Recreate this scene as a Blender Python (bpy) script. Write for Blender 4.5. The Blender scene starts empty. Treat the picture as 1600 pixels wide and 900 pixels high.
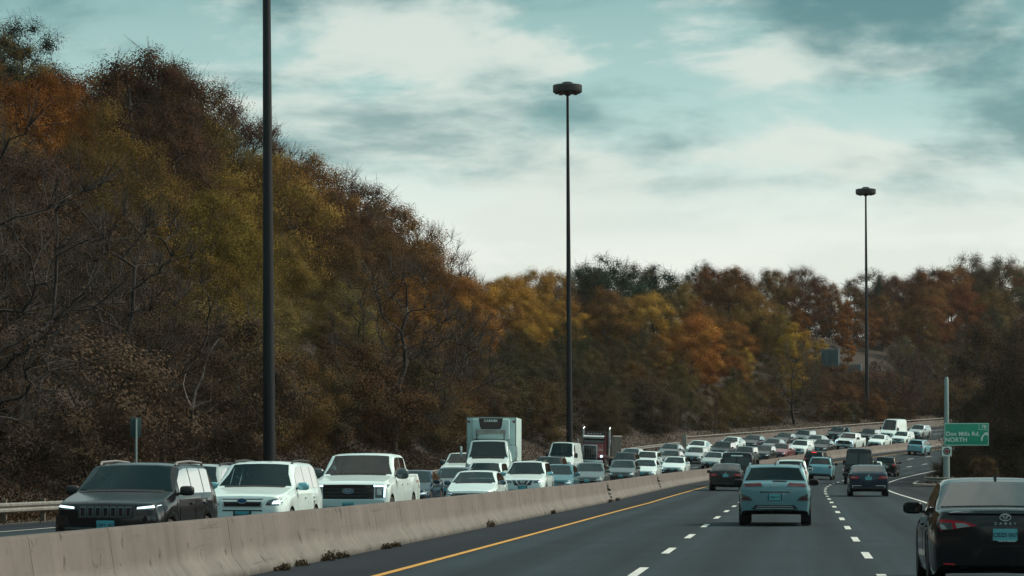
import bpy, bmesh, math, random
import numpy as np
from mathutils import Vector, Matrix
from mathutils.bvhtree import BVHTree

random.seed(7)
R = math.radians
scene = bpy.context.scene
COL = scene.collection

# ------------------------------------------------------------------ camera
CAM_H, FPX, XV, HOR = 1.603, 4002.0, 1250.0, 720.2
YAW = math.atan((XV - 800) / FPX)
cam_d = bpy.data.cameras.new('camera')
cam_d.sensor_width = 36.0
cam_d.lens = FPX / 1600 * 36
cam_d.shift_y = (HOR - 450) / 1600
cam_d.clip_start = 0.3
cam_d.clip_end = 9000
cam = bpy.data.objects.new('camera', cam_d)
COL.objects.link(cam)
cam.location = (0, 0, CAM_H)
cam.rotation_euler = (R(90), 0, YAW)
scene.camera = cam

# ------------------------------------------------------------------ world: cloudy sky
SUN_EL, SUN_AZ = R(44), R(72)      # azimuth measured from +Y (road ahead) towards +X (right)
world = bpy.data.worlds.new('World')
scene.world = world
world.use_nodes = True
wt = world.node_tree
wt.nodes.clear()


def N(t, typ, **kw):
    n = t.nodes.new(typ)
    for k, v in kw.items():
        if k == 'ins':
            for i, val in v.items():
                n.inputs[i].default_value = val
        else:
            setattr(n, k, v)
    return n


def L(t, a, ao, b, bi):
    t.links.new(a.outputs[ao], b.inputs[bi])


def ramp(t, stops, interp='LINEAR'):
    n = t.nodes.new('ShaderNodeValToRGB')
    cr = n.color_ramp
    cr.interpolation = interp
    while len(cr.elements) < len(stops):
        cr.elements.new(0.5)
    for e, (p, c) in zip(cr.elements, stops):
        e.position = p
        e.color = (c, c, c, 1) if isinstance(c, (int, float)) else (*c, 1)
    return n


def build_sky():
    t = wt
    tc = N(t, 'ShaderNodeTexCoord')
    sep = N(t, 'ShaderNodeSeparateXYZ')
    L(t, tc, 'Generated', sep, 0)
    zc = N(t, 'ShaderNodeMath', operation='MAXIMUM', ins={1: 0.0})
    L(t, sep, 2, zc, 0)
    den = N(t, 'ShaderNodeMath', operation='ADD', ins={1: 0.22})
    L(t, zc, 0, den, 0)
    dx = N(t, 'ShaderNodeMath', operation='DIVIDE')
    dy = N(t, 'ShaderNodeMath', operation='DIVIDE')
    L(t, sep, 0, dx, 0); L(t, den, 0, dx, 1)
    L(t, sep, 1, dy, 0); L(t, den, 0, dy, 1)
    comb = N(t, 'ShaderNodeCombineXYZ')
    L(t, dx, 0, comb, 0); L(t, dy, 0, comb, 1)
    mp = N(t, 'ShaderNodeMapping', ins={1: SKY_OFF, 3: (1.0, 1.0, 1)})
    L(t, comb, 0, mp, 0)
    n1 = N(t, 'ShaderNodeTexNoise', ins={'Scale': 2.0, 'Detail': 9.0, 'Roughness': 0.56, 'Distortion': 0.15})
    L(t, mp, 0, n1, 'Vector')
    n2 = N(t, 'ShaderNodeTexNoise', ins={'Scale': 3.0, 'Detail': 10.0, 'Roughness': 0.58, 'Distortion': 0.2})
    L(t, mp, 0, n2, 'Vector')
    # thin bright veil low over the horizon, deeper teal higher up
    g = ramp(t, [(0.0, (0.74, 0.745, 0.69)), (0.078, (0.71, 0.73, 0.67)), (0.105, (0.60, 0.68, 0.63)),
                 (0.135, (0.37, 0.535, 0.505)), (0.18, (0.23, 0.395, 0.385)), (1.0, (0.24, 0.41, 0.405))])
    L(t, zc, 0, g, 0)
    # dark cloud bellies
    c1 = ramp(t, [(0.45, 0.0), (0.60, 1.0)], 'EASE')
    L(t, n1, 0, c1, 0)
    fade = ramp(t, [(0.08, 0.0), (0.125, 0.8), (0.18, 1.0)], 'EASE')
    L(t, zc, 0, fade, 0)
    m1 = N(t, 'ShaderNodeMath', operation='MULTIPLY')
    L(t, c1, 0, m1, 0); L(t, fade, 0, m1, 1)
    mixd = N(t, 'ShaderNodeMixRGB', ins={2: (0.085, 0.20, 0.21, 1)})
    L(t, m1, 0, mixd, 0); L(t, g, 0, mixd, 1)
    # bright cream cloud tops
    c2 = ramp(t, [(0.46, 0.0), (0.58, 1.0)], 'EASE')
    L(t, n2, 0, c2, 0)
    inv = N(t, 'ShaderNodeMath', operation='SUBTRACT', ins={0: 1.0})
    L(t, m1, 0, inv, 1)
    m2 = N(t, 'ShaderNodeMath', operation='MULTIPLY')
    L(t, c2, 0, m2, 0); L(t, inv, 0, m2, 1)
    m3 = N(t, 'ShaderNodeMath', operation='MULTIPLY', ins={1: 0.8})
    L(t, m2, 0, m3, 0)
    mixb = N(t, 'ShaderNodeMixRGB', ins={2: (0.62, 0.66, 0.60, 1)})
    L(t, m3, 0, mixb, 0); L(t, mixd, 0, mixb, 1)
    # the clear sky behind the cloud cover
    sky = N(t, 'ShaderNodeTexSky', sky_type='NISHITA', sun_disc=False, sun_elevation=SUN_EL,
            sun_rotation=SUN_AZ, air_density=1.0, dust_density=2.0)
    sc = N(t, 'ShaderNodeMixRGB', blend_type='MULTIPLY', ins={0: 1.0, 2: (0.85, 1.0, 0.95, 1)})
    L(t, sky, 0, sc, 1)
    up = N(t, 'ShaderNodeMixRGB', blend_type='MULTIPLY', ins={0: 1.0, 2: (10, 10, 10, 1)})
    L(t, mixb, 0, up, 1)
    fin = N(t, 'ShaderNodeMixRGB', ins={0: 0.93})
    L(t, sc, 0, fin, 1); L(t, up, 0, fin, 2)
    bg = N(t, 'ShaderNodeBackground', ins={1: 0.1})
    L(t, fin, 0, bg, 0)
    out = N(t, 'ShaderNodeOutputWorld')
    L(t, bg, 0, out, 0)


SKY_OFF = (1.9, 8.8, 0.0)
build_sky()

sun_d = bpy.data.lights.new('sun', 'SUN')
sun_d.energy = 3.6
sun_d.angle = R(24)
sun_d.color = (1.0, 0.86, 0.68)
sun = bpy.data.objects.new('sun', sun_d)
COL.objects.link(sun)
_d = Vector((math.sin(SUN_AZ) * math.cos(SUN_EL), math.cos(SUN_AZ) * math.cos(SUN_EL), math.sin(SUN_EL)))
sun.rotation_euler = _d.to_track_quat('Z', 'Y').to_euler()

vs = scene.view_settings
vs.view_transform = 'Standard'
vs.look = 'None'
vs.exposure = 0.35
vs.gamma = 1.0
vs.use_curve_mapping = False
scene.render.engine = 'CYCLES'
scene.cycles.max_bounces = 5
scene.cycles.diffuse_bounces = 2
scene.cycles.glossy_bounces = 3
scene.cycles.transparent_max_bounces = 8
scene.cycles.use_denoising = True

# ------------------------------------------------------------------ the road's line in plan, grade and bank
DS = 2.0
SS = np.arange(-60, 900, DS)
KN = ([0, 60, 100, 140, 180, 230, 300, 400, 520], [-0.00009, 0.0001, -0.00005, 0.00047, 0.001224, 0.00285, 0.001636, 0.001618, 0.001618])
GN = ([0, 70, 120, 180, 240, 320, 420, 520, 640], [-0.002, 0.0013, -0.0007, 0.0024, 0.0236, 0.0356, 0.0356, 0.0356, 0.0])
BN = ([0, 100, 180, 260, 400], [0.0126, -0.006, 0.0221, 0.0685, 0.0849])


def _path():
    kk = np.interp(SS, *KN); kk[SS < 0] = 0; kk[SS > 640] = 0
    gg = np.interp(SS, *GN); gg[SS < 0] = 0
    i0 = int(np.argmin(abs(SS)))
    def integ(v):
        c = np.concatenate([[0], np.cumsum((v[1:] + v[:-1]) / 2 * DS)])
        return c - c[i0]
    th = integ(kk)
    return integ(np.sin(th)), integ(np.cos(th)), integ(gg), th, gg


PX, PY, PZ, PTH, PG = _path()
PB = np.interp(SS, *BN)


def P(s, lat, z=0.0):
    """point on the road: s metres ahead, lat metres right of the camera's line, z above the surface"""
    s = np.asarray(s, float); lat = np.asarray(lat, float)
    x = np.interp(s, SS, PX); y = np.interp(s, SS, PY); zz = np.interp(s, SS, PZ)
    t = np.interp(s, SS, PTH); b = np.interp(s, SS, PB)
    adj = np.where(lat < -8.25, -(0.07 + 0.011 * np.maximum(0, -8.25 - lat)) * np.clip((150 - s) / 60, 0, 1), 0)
    latz = np.clip(lat, -30, 12)
    return np.stack(np.broadcast_arrays(x + lat * np.cos(t), y - lat * np.sin(t), zz - b * latz + adj + z), -1)


def heading(s):
    return float(np.interp(s, SS, PTH))


def project(v):
    c, sn = math.cos(YAW), math.sin(YAW)
    X = v[0] * c + v[1] * sn
    D = -v[0] * sn + v[1] * c
    return 800 + FPX * X / D, HOR - FPX * (v[2] - CAM_H) / D, D


# ------------------------------------------------------------------ materials
MATS = {}


def material(name, color, rough=0.6, metal=0.0, spec=0.5, coat=0.0, emis=None, estr=0.0, var=0.0, vscale=3.0, bump=0.0, bscale=60.0, coords='Object'):
    if name in MATS:
        return MATS[name]
    m = bpy.data.materials.new(name)
    m.use_nodes = True
    t = m.node_tree
    b = t.nodes['Principled BSDF']
    b.inputs['Base Color'].default_value = (*color, 1)
    b.inputs['Roughness'].default_value = rough
    b.inputs['Metallic'].default_value = metal
    b.inputs['Specular IOR Level'].default_value = spec
    b.inputs['Coat Weight'].default_value = coat
    b.inputs['Coat Roughness'].default_value = 0.06
    if emis:
        b.inputs['Emission Color'].default_value = (*emis, 1)
        b.inputs['Emission Strength'].default_value = estr
    if var or bump:
        tc = N(t, 'ShaderNodeTexCoord')
    if var:
        n = N(t, 'ShaderNodeTexNoise', ins={'Scale': vscale, 'Detail': 6.0, 'Roughness': 0.6})
        L(t, tc, coords, n, 'Vector')
        r = ramp(t, [(0.3, tuple(c * (1 - var) for c in color)), (0.7, tuple(min(1, c * (1 + var)) for c in color))])
        L(t, n, 0, r, 0)
        L(t, r, 0, b, 'Base Color')
    if bump:
        n = N(t, 'ShaderNodeTexNoise', ins={'Scale': bscale, 'Detail': 4.0})
        L(t, tc, coords, n, 'Vector')
        bp = N(t, 'ShaderNodeBump', ins={'Strength': bump, 'Distance': 0.02})
        L(t, n, 0, bp, 'Height')
        L(t, bp, 0, b, 'Normal')
    MATS[name] = m
    return m


def paint(name, color, metal=0.0, rough=0.38):
    if max(color) < 0.1: rough = 0.14
    return material('paint_' + name, color, rough, metal, 0.5 if max(color) > 0.1 else 0.35, 0.9 if max(color) > 0.1 else 0.15, var=0.06, vscale=2.2)




def glass(name, tint, spec_boost=1.0):
    m = bpy.data.materials.new(name)
    m.use_nodes = True
    t = m.node_tree
    t.nodes.clear()
    fr = N(t, 'ShaderNodeFresnel', ins={0: 1.68})
    tr = N(t, 'ShaderNodeBsdfTransparent', ins={0: (*tint, 1)})
    gl = N(t, 'ShaderNodeBsdfGlossy', ins={0: (1, 1, 1, 1), 1: 0.02})
    mx = N(t, 'ShaderNodeMixShader')
    L(t, fr, 0, mx, 0); L(t, tr, 0, mx, 1); L(t, gl, 0, mx, 2)
    o = N(t, 'ShaderNodeOutputMaterial')
    L(t, mx, 0, o, 0)
    MATS[name] = m
    return m


GLASS = glass('glass', (0.30, 0.40, 0.40))
GLASS_D = glass('glass_tinted', (0.10, 0.12, 0.13))
CABIN = material('cabin_lining', (0.035, 0.038, 0.04), 0.9)
SEAT = material('seat_cloth', (0.028, 0.030, 0.033), 0.8)
BLACK = material('black_plastic', (0.014, 0.015, 0.017), 0.55)
GLOSSB = material('gloss_black', (0.008, 0.009, 0.011), 0.15, 0, 0.6, 0.5)
UNDER = material('underbody', (0.008, 0.008, 0.009), 0.9)
TYRE = material('tyre_rubber', (0.012, 0.012, 0.013), 0.85, var=0.2, vscale=8)
RIM = material('rim_alloy', (0.30, 0.33, 0.35), 0.35, 0.8)
CHROME = material('chrome', (0.60, 0.70, 0.72), 0.18, 0.55)
LAMP = material('headlamp', (0.42, 0.52, 0.54), 0.08, 0.3, 0.8, 0.8)
LAMP_D = material('headlamp_dark', (0.08, 0.10, 0.11), 0.08, 0.2, 0.8, 0.8)
LIT = material('lamp_lit', (0.9, 0.95, 1), 0.3, emis=(0.62, 0.86, 1.0), estr=1.6)
LITS = material('lamp_soft', (0.7, 0.8, 0.85), 0.2, emis=(0.6, 0.85, 1.0), estr=0.35)
RED = material('tail_red', (0.46, 0.014, 0.03), 0.12, 0, 0.6, 0.8)
REDD = material('tail_dark_red', (0.075, 0.007, 0.012), 0.12, 0, 0.6, 0.8)
REDLIT = material('brake_lit', (0.6, 0.03, 0.02), 0.3, emis=(1.0, 0.06, 0.03), estr=0.9)
PLATE = material('plate', (0.11, 0.42, 0.47), 0.4)
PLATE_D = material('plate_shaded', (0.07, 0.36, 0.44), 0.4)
INK = material('plate_ink', (0.03, 0.10, 0.16), 0.5)
BLUE = material('emblem_blue', (0.02, 0.10, 0.22), 0.2, 0, 0.5, 0.5)
WHITE = paint('white', (0.66, 0.84, 0.86))
SILVER = paint('silver', (0.33, 0.42, 0.44), 0.25)
STEEL = paint('steel_teal', (0.11, 0.25, 0.30), 0.3)
GREY = paint('grey', (0.085, 0.115, 0.125), 0.3)
DARK = paint('dark', (0.018, 0.022, 0.026), 0.2, 0.3)
BLACKP = paint('black', (0.010, 0.011, 0.014), 0.1, 0.3)
NAVY = paint('navy', (0.02, 0.04, 0.065), 0.3)
BLUEP = paint('slate_blue', (0.035, 0.085, 0.13), 0.3)
TEAL = paint('teal', (0.035, 0.16, 0.21), 0.3)
REDP = paint('red', (0.16, 0.015, 0.025), 0.2)
MAUVE = paint('mauve', (0.14, 0.13, 0.14), 0.3)
BROWN = paint('brown', (0.035, 0.026, 0.024), 0.2)
MAROON = paint('maroon', (0.075, 0.009, 0.016), 0.2)
CYAN = paint('pale_blue', (0.17, 0.43, 0.52), 0.2)

# ------------------------------------------------------------------ object helpers


def link(o, parent=None):
    COL.objects.link(o)
    if parent is not None:
        o.parent = parent
    return o


def tag(o, label=None, cat=None, group=None, kind=None):
    if label: o['label'] = label
    if cat: o['category'] = cat
    if group: o['group'] = group
    if kind: o['kind'] = kind
    return o


def mesh_data(name, verts, faces, mats=(), smooth=None, idx=None):
    me = bpy.data.meshes.new(name)
    me.from_pydata([tuple(map(float, v)) for v in verts], [], [tuple(map(int, f)) for f in faces])
    for m in mats:
        me.materials.append(m)
    if idx is not None:
        me.polygons.foreach_set('material_index', idx)
    if smooth is not None:
        me.polygons.foreach_set('use_smooth', [True] * len(me.polygons))
        me.set_sharp_from_angle(angle=smooth)
    me.update()
    return me


def obj(name, me, parent=None, loc=None, rot=None):
    o = bpy.data.objects.new(name, me)
    if loc is not None: o.location = loc
    if rot is not None: o.rotation_euler = rot
    return link(o, parent)


def empty(name, loc=(0, 0, 0), rot=(0, 0, 0)):
    o = bpy.data.objects.new(name, None)
    o.empty_display_size = 0.3
    o.location = loc
    o.rotation_euler = rot
    return link(o)


class MB:
    """collects shapes of one part"""
    def __init__(s):
        s.v = []; s.f = []

    def add(s, v, f):
        n = len(s.v)
        s.v += [tuple(map(float, q)) for q in v]
        s.f += [tuple(int(i) + n for i in q) for q in f]
        return s

    def box(s, x0, x1, y0, y1, z0, z1, b=0.0):
        if b <= 0:
            v = [(x, y, z) for z in (z0, z1) for y in (y0, y1) for x in (x0, x1)]
            return s.add(v, [(0, 2, 3, 1), (4, 5, 7, 6), (0, 1, 5, 4), (2, 6, 7, 3), (0, 4, 6, 2), (1, 3, 7, 5)])
        bm = bmesh.new()
        bmesh.ops.create_cube(bm, size=1)
        for q in bm.verts:
            q.co = ((x0 + x1) / 2 + q.co.x * (x1 - x0), (y0 + y1) / 2 + q.co.y * (y1 - y0), (z0 + z1) / 2 + q.co.z * (z1 - z0))
        bmesh.ops.bevel(bm, geom=bm.edges[:], offset=b, segments=2, affect='EDGES', profile=0.6)
        bm.verts.index_update()
        s.add([q.co for q in bm.verts], [[q.index for q in f.verts] for f in bm.faces])
        bm.free()
        return s

    def tube(s, pts, rad, n=8, cap=True):
        pts = [Vector(p) for p in pts]
        rr = rad if isinstance(rad, (list, tuple)) else [rad] * len(pts)
        rings = []
        for i, p in enumerate(pts):
            d = (pts[min(i + 1, len(pts) - 1)] - pts[max(i - 1, 0)]).normalized()
            a = d.cross(Vector((0, 0, 1)) if abs(d.z) < 0.9 else Vector((1, 0, 0))).normalized()
            b = d.cross(a)
            rings.append([p + (a * math.cos(2 * math.pi * k / n) + b * math.sin(2 * math.pi * k / n)) * rr[i] for k in range(n)])
        v = [q for r_ in rings for q in r_]
        f = [(i * n + k, i * n + (k + 1) % n, (i + 1) * n + (k + 1) % n, (i + 1) * n + k) for i in range(len(pts) - 1) for k in range(n)]
        if cap:
            f.append(tuple(range(n - 1, -1, -1)))
            f.append(tuple((len(pts) - 1) * n + k for k in range(n)))
        return s.add(v, f)

    def lathe(s, prof, n=24, axis='z', c=(0, 0, 0)):
        """prof: (radius, height) along the axis"""
        v = []
        for r_, h in prof:
            for k in range(n):
                a = 2 * math.pi * k / n
                if axis == 'z': q = (r_ * math.cos(a), r_ * math.sin(a), h)
                elif axis == 'x': q = (h, r_ * math.cos(a), r_ * math.sin(a))
                else: q = (r_ * math.sin(a), h, r_ * math.cos(a))
                v.append((q[0] + c[0], q[1] + c[1], q[2] + c[2]))
        m = len(prof)
        f = [(i * n + k, i * n + (k + 1) % n, (i + 1) * n + (k + 1) % n, (i + 1) * n + k) for i in range(m - 1) for k in range(n)]
        f.append(tuple(range(n - 1, -1, -1)))
        f.append(tuple((m - 1) * n + k for k in range(n)))
        return s.add(v, f)

    def data(s, name, mat, smooth=R(35)):
        return mesh_data(name, s.v, s.f, (mat,), smooth)

    def build(s, name, mat, parent=None, smooth=R(35), **kw):
        return obj(name, s.data(name, mat, smooth), parent, **kw)


def text_obj(name, body, size, mat, parent, loc, rot, extrude=0.004, spacing=1.0):
    c = bpy.data.curves.new(name, 'FONT')
    c.body = body; c.size = size; c.extrude = extrude; c.offset = size * 0.022
    c.align_x = 'CENTER'; c.align_y = 'CENTER'; c.space_character = spacing
    tmp = bpy.data.objects.new('tmp', c)
    me = bpy.data.meshes.new_from_object(tmp)
    bpy.data.objects.remove(tmp)
    me.name = name
    me.materials.clear(); me.materials.append(mat)
    return obj(name, me, parent, loc, rot)


def strip(name, mat, slist, lats, z, uvs=True):
    """ribbon along the road: columns of lateral offsets (numbers or functions of s), rows at slist"""
    rows = []
    for s in slist:
        la = [l(s) if callable(l) else l for l in lats]
        zz = [q(s) if callable(q) else q for q in (z if isinstance(z, (list, tuple)) else [z] * len(la))]
        rows.append(P(np.full(len(la), s), np.array(la), np.array(zz)))
    n = len(lats)
    v = np.concatenate(rows)
    f = [(i * n + j, i * n + j + 1, (i + 1) * n + j + 1, (i + 1) * n + j) for i in range(len(slist) - 1) for j in range(n - 1)]
    me = mesh_data(name, v, f, (mat,))
    uv = me.uv_layers.new(name='road')
    sv = []
    for s in slist:
        for l in lats:
            sv.append(((l(s) if callable(l) else l), s))
    co = [c for lp in me.loops for c in sv[lp.vertex_index]]
    uv.data.foreach_set('uv', co)
    return me


# ------------------------------------------------------------------ ground and road
def asphalt(name, base, streak=0.25):
    m = bpy.data.materials.new(name)
    m.use_nodes = True
    t = m.node_tree
    b = t.nodes['Principled BSDF']
    b.inputs['Roughness'].default_value = 0.85
    b.inputs['Specular IOR Level'].default_value = 0.15
    uv = N(t, 'ShaderNodeUVMap', uv_map='road')
    # wear: long streaks along the lanes, patches, fine aggregate
    mp = N(t, 'ShaderNodeMapping', ins={3: (1.6, 0.02, 1)})
    L(t, uv, 0, mp, 0)
    n1 = N(t, 'ShaderNodeTexNoise', ins={'Scale': 1.0, 'Detail': 5.0, 'Roughness': 0.6})
    L(t, mp, 0, n1, 'Vector')
    n2 = N(t, 'ShaderNodeTexNoise', ins={'Scale': 0.25, 'Detail': 8.0, 'Roughness': 0.65})
    L(t, uv, 0, n2, 'Vector')
    n3 = N(t, 'ShaderNodeTexNoise', ins={'Scale': 55.0, 'Detail': 3.0})
    L(t, uv, 0, n3, 'Vector')
    r1 = ramp(t, [(0.3, 1 - streak), (0.7, 1 + streak)])
    L(t, n1, 0, r1, 0)
    r2 = ramp(t, [(0.3, 0.82), (0.7, 1.18)])
    L(t, n2, 0, r2, 0)
    r3 = ramp(t, [(0.25, 0.7), (0.75, 1.3)])
    L(t, n3, 0, r3, 0)
    # cracks filled with tar
    vo = N(t, 'ShaderNodeTexVoronoi', feature='DISTANCE_TO_EDGE', ins={'Scale': 0.16})
    nd = N(t, 'ShaderNodeTexNoise', ins={'Scale': 0.6, 'Detail': 5.0})
    L(t, uv, 0, nd, 'Vector')
    ad = N(t, 'ShaderNodeMixRGB', blend_type='ADD', ins={0: 1.6})
    L(t, uv, 0, ad, 1); L(t, nd, 1, ad, 2)
    L(t, ad, 0, vo, 'Vector')
    r4 = ramp(t, [(0.0, 0.72), (0.006, 1.0)])
    L(t, vo, 0, r4, 0)
    # wheel paths polished into every lane
    sx_ = N(t, 'ShaderNodeSeparateXYZ'); L(t, uv, 0, sx_, 0)
    wv = N(t, 'ShaderNodeMath', operation='MULTIPLY_ADD', ins={1: 2 * math.pi / 1.76, 2: 0.6}); L(t, sx_, 0, wv, 0)
    cs_ = N(t, 'ShaderNodeMath', operation='COSINE'); L(t, wv, 0, cs_, 0)
    r5 = N(t, 'ShaderNodeMapRange', ins={1: -1.0, 2: 1.0, 3: 0.80, 4: 1.16}); L(t, cs_, 0, r5, 0)
    cur = N(t, 'ShaderNodeRGB')
    cur.outputs[0].default_value = (*base, 1)
    for r_ in (r1, r2, r3, r4, r5):
        mu = N(t, 'ShaderNodeMixRGB', blend_type='MULTIPLY', ins={0: 1.0})
        L(t, cur, 0, mu, 1); L(t, r_, 0, mu, 2)
        cur = mu
    L(t, cur, 0, b, 'Base Color')
    bp = N(t, 'ShaderNodeBump', ins={'Strength': 0.35, 'Distance': 0.006})
    L(t, n3, 0, bp, 'Height'); L(t, bp, 0, b, 'Normal')
    return m


ASPH = asphalt('asphalt', (0.0185, 0.0310, 0.0400))
ASPH2 = asphalt('asphalt_shoulder', (0.0135, 0.019, 0.027), 0.12)
ASPH3 = asphalt('asphalt_ramp', (0.015, 0.022, 0.028), 0.2)
LINE_W = material('line_white', (0.52, 0.56, 0.55), 0.6, var=0.35, vscale=7)
LINE_Y = material('line_yellow', (0.50, 0.26, 0.035), 0.6, var=0.25, vscale=4)
CONC = None
SOIL = material('leaf_litter', (0.024, 0.018, 0.014), 0.95, var=0.5, vscale=0.9, bump=0.5, bscale=6)
VERGE = material('gravel_verge', (0.05, 0.04, 0.032), 0.95, var=0.4, vscale=2.5, bump=0.4, bscale=20)
CURB = material('kerb_concrete', (0.30, 0.29, 0.27), 0.85, var=0.2, vscale=2.0)


def near_path(x, y):
    """signed road coordinates of plan points"""
    s_out = np.empty(len(x)); l_out = np.empty(len(x))
    for a in range(0, len(x), 4000):
        xx = x[a:a + 4000, None] - PX[None, :]; yy = y[a:a + 4000, None] - PY[None, :]
        i = np.argmin(xx * xx + yy * yy, 1)
        r_ = np.arange(len(i))
        ddx, ddy = xx[r_, i], yy[r_, i]
        t = PTH[i]
        s_out[a:a + 4000] = SS[i] + ddx * np.sin(t) + ddy * np.cos(t)
        l_out[a:a + 4000] = ddx * np.cos(t) - ddy * np.sin(t)
    return s_out, l_out


def hill(s, lat):
    """height of the land above the road plane"""
    t = np.maximum(0, -26.5 - lat)
    wob = 1 + 0.10 * np.sin(s * 0.031 + 1.0) + 0.06 * np.sin(s * 0.083)
    left = (0.62 * np.minimum(t, 36) * np.clip(t / 6, 0.35, 1) + 0.03 * np.clip(t - 36, 0, 150)) * wob
    left = left * np.interp(s, [190, 290], [1.0, 0.52])
    u = np.maximum(0, lat - 20)
    right = 0.06 * np.minimum(u, 20) + 0.24 * np.clip(u - 20, 0, 80)
    back = 0.11 * np.clip(-45 - s, 0, 110)        # unseen rise behind the viewer, added to darken light and reflections from there
    return left + right + back


def ground_z(x, y):
    s, la = near_path(np.atleast_1d(np.asarray(x, float)), np.atleast_1d(np.asarray(y, float)))
    base = P(s, np.clip(la, -40, 40))[..., 2]
    return base + hill(s, la), s, la


def build_ground():
    def axis(lo, hi, step, far):
        a = list(np.arange(lo, hi + 0.1, step))
        g = step
        x = hi; y = lo; up = []; dn = []
        while x < far:
            g *= 1.5; x += g; up.append(x)
        g = step
        while y > -far:
            g *= 1.5; y -= g; dn.append(y)
        return np.array(dn[::-1] + a + up)
    xs = axis(-140, 260, 5.0, 5000)
    ys = axis(-40, 640, 5.0, 6000)
    gx, gy = np.meshgrid(xs, ys)
    fx, fy = gx.ravel(), gy.ravel()
    z, s, la = ground_z(fx, fy)
    rng = np.random.default_rng(3)
    rough = np.where((la < -29) | (la > 24), rng.normal(0, 0.25, len(z)), 0)
    corridor = (la > -27.5) & (la < 30) & (s > -70) & (s < 700)
    z = z + rough - np.where(corridor, 0.45, 0.0)
    n = len(xs)
    v = np.stack([fx, fy, z], 1)
    f = [(i * n + j, i * n + j + 1, (i + 1) * n + j + 1, (i + 1) * n + j) for i in range(len(ys) - 1) for j in range(n - 1)]
    tag(obj('ground', mesh_data('ground', v, f, (SOIL,), R(60))), kind='structure')


build_ground()
sl = list(np.arange(-30, 620, 4.0))
verge = obj('verge', strip('verge', VERGE, sl, [-29.5, -26.5, -23.1], [lambda s: 0.9, 0.02, -0.03])); tag(verge, kind='structure')
road = obj('road', strip('road', ASPH, sl, [-7.6, -5.84, -2.3, 1.2, 4.85], 0.0)); tag(road, kind='structure')
road2 = obj('oncoming_road', strip('oncoming_road', ASPH, sl, [-20.5, -17, -13.3, -9.6, -8.25], 0.0)); tag(road2, kind='structure')
sh1 = obj('left_shoulder', strip('left_shoulder', ASPH2, sl, [-8.3, -7.9, -5.95], 0.004)); tag(sh1, kind='structure')
sh2 = obj('far_shoulder', strip('far_shoulder', ASPH2, sl, [-23.3, -20.45], 0.004)); tag(sh2, kind='structure')
# exit ramp leaving to the right in front of the guard-rail nose, and the shoulder beyond it
sl_r = list(np.arange(-30, 177, 3.0))
ramp_o = obj('exit_ramp', strip('exit_ramp', ASPH3, sl_r, [4.8, 7.0, 12, 20, 29], [-0.004, -0.006, -0.01, -0.02, -0.05])); tag(ramp_o, kind='structure')
sl_f = list(np.arange(177, 620, 4.0))
sh3 = obj('right_shoulder', strip('right_shoulder', ASPH2, sl_f, [4.8, 6.7], [-0.004, -0.01])); tag(sh3, kind='structure')
vr = obj('right_verge', strip('right_verge', VERGE, sl_f, [6.65, 9, 30], [0.0, 0.05, -0.2])); tag(vr, kind='structure')


# painted lines, each dash a piece of the road
def paint_line(name, parent, mat, s0, s1, lat, w, step=3.0, z=0.008):
    ss = list(np.arange(s0, s1, step)) + [s1]
    return obj(name, strip(name, mat, ss, [lat - w / 2, lat + w / 2], z), parent)


for lat in (1.2, -2.32):
    for k in range(-7, 36):
        c = 45.08 + 9 * k + (0 if lat > 0 else 1.5)
        if c < -10: continue
        paint_line('lane_dash', road, LINE_W, c - 1.5, c + 1.5, lat, 0.14, 1.5)
for lat in (-13.3, -16.9):
    for k in range(0, 36):
        c = 40 + 9 * k
        paint_line('lane_dash', road2, LINE_W, c - 1.5, c + 1.5, lat, 0.14, 1.5)
paint_line('edge_line', road, LINE_Y, -20, 420, -5.84, 0.13)
paint_line('edge_line', road, LINE_W, -20, 420, 4.72, 0.13)
paint_line('edge_line', road2, LINE_W, -20, 420, -20.3, 0.13)
paint_line('edge_line', road2, LINE_Y, -20, 420, -9.7, 0.13)


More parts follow.
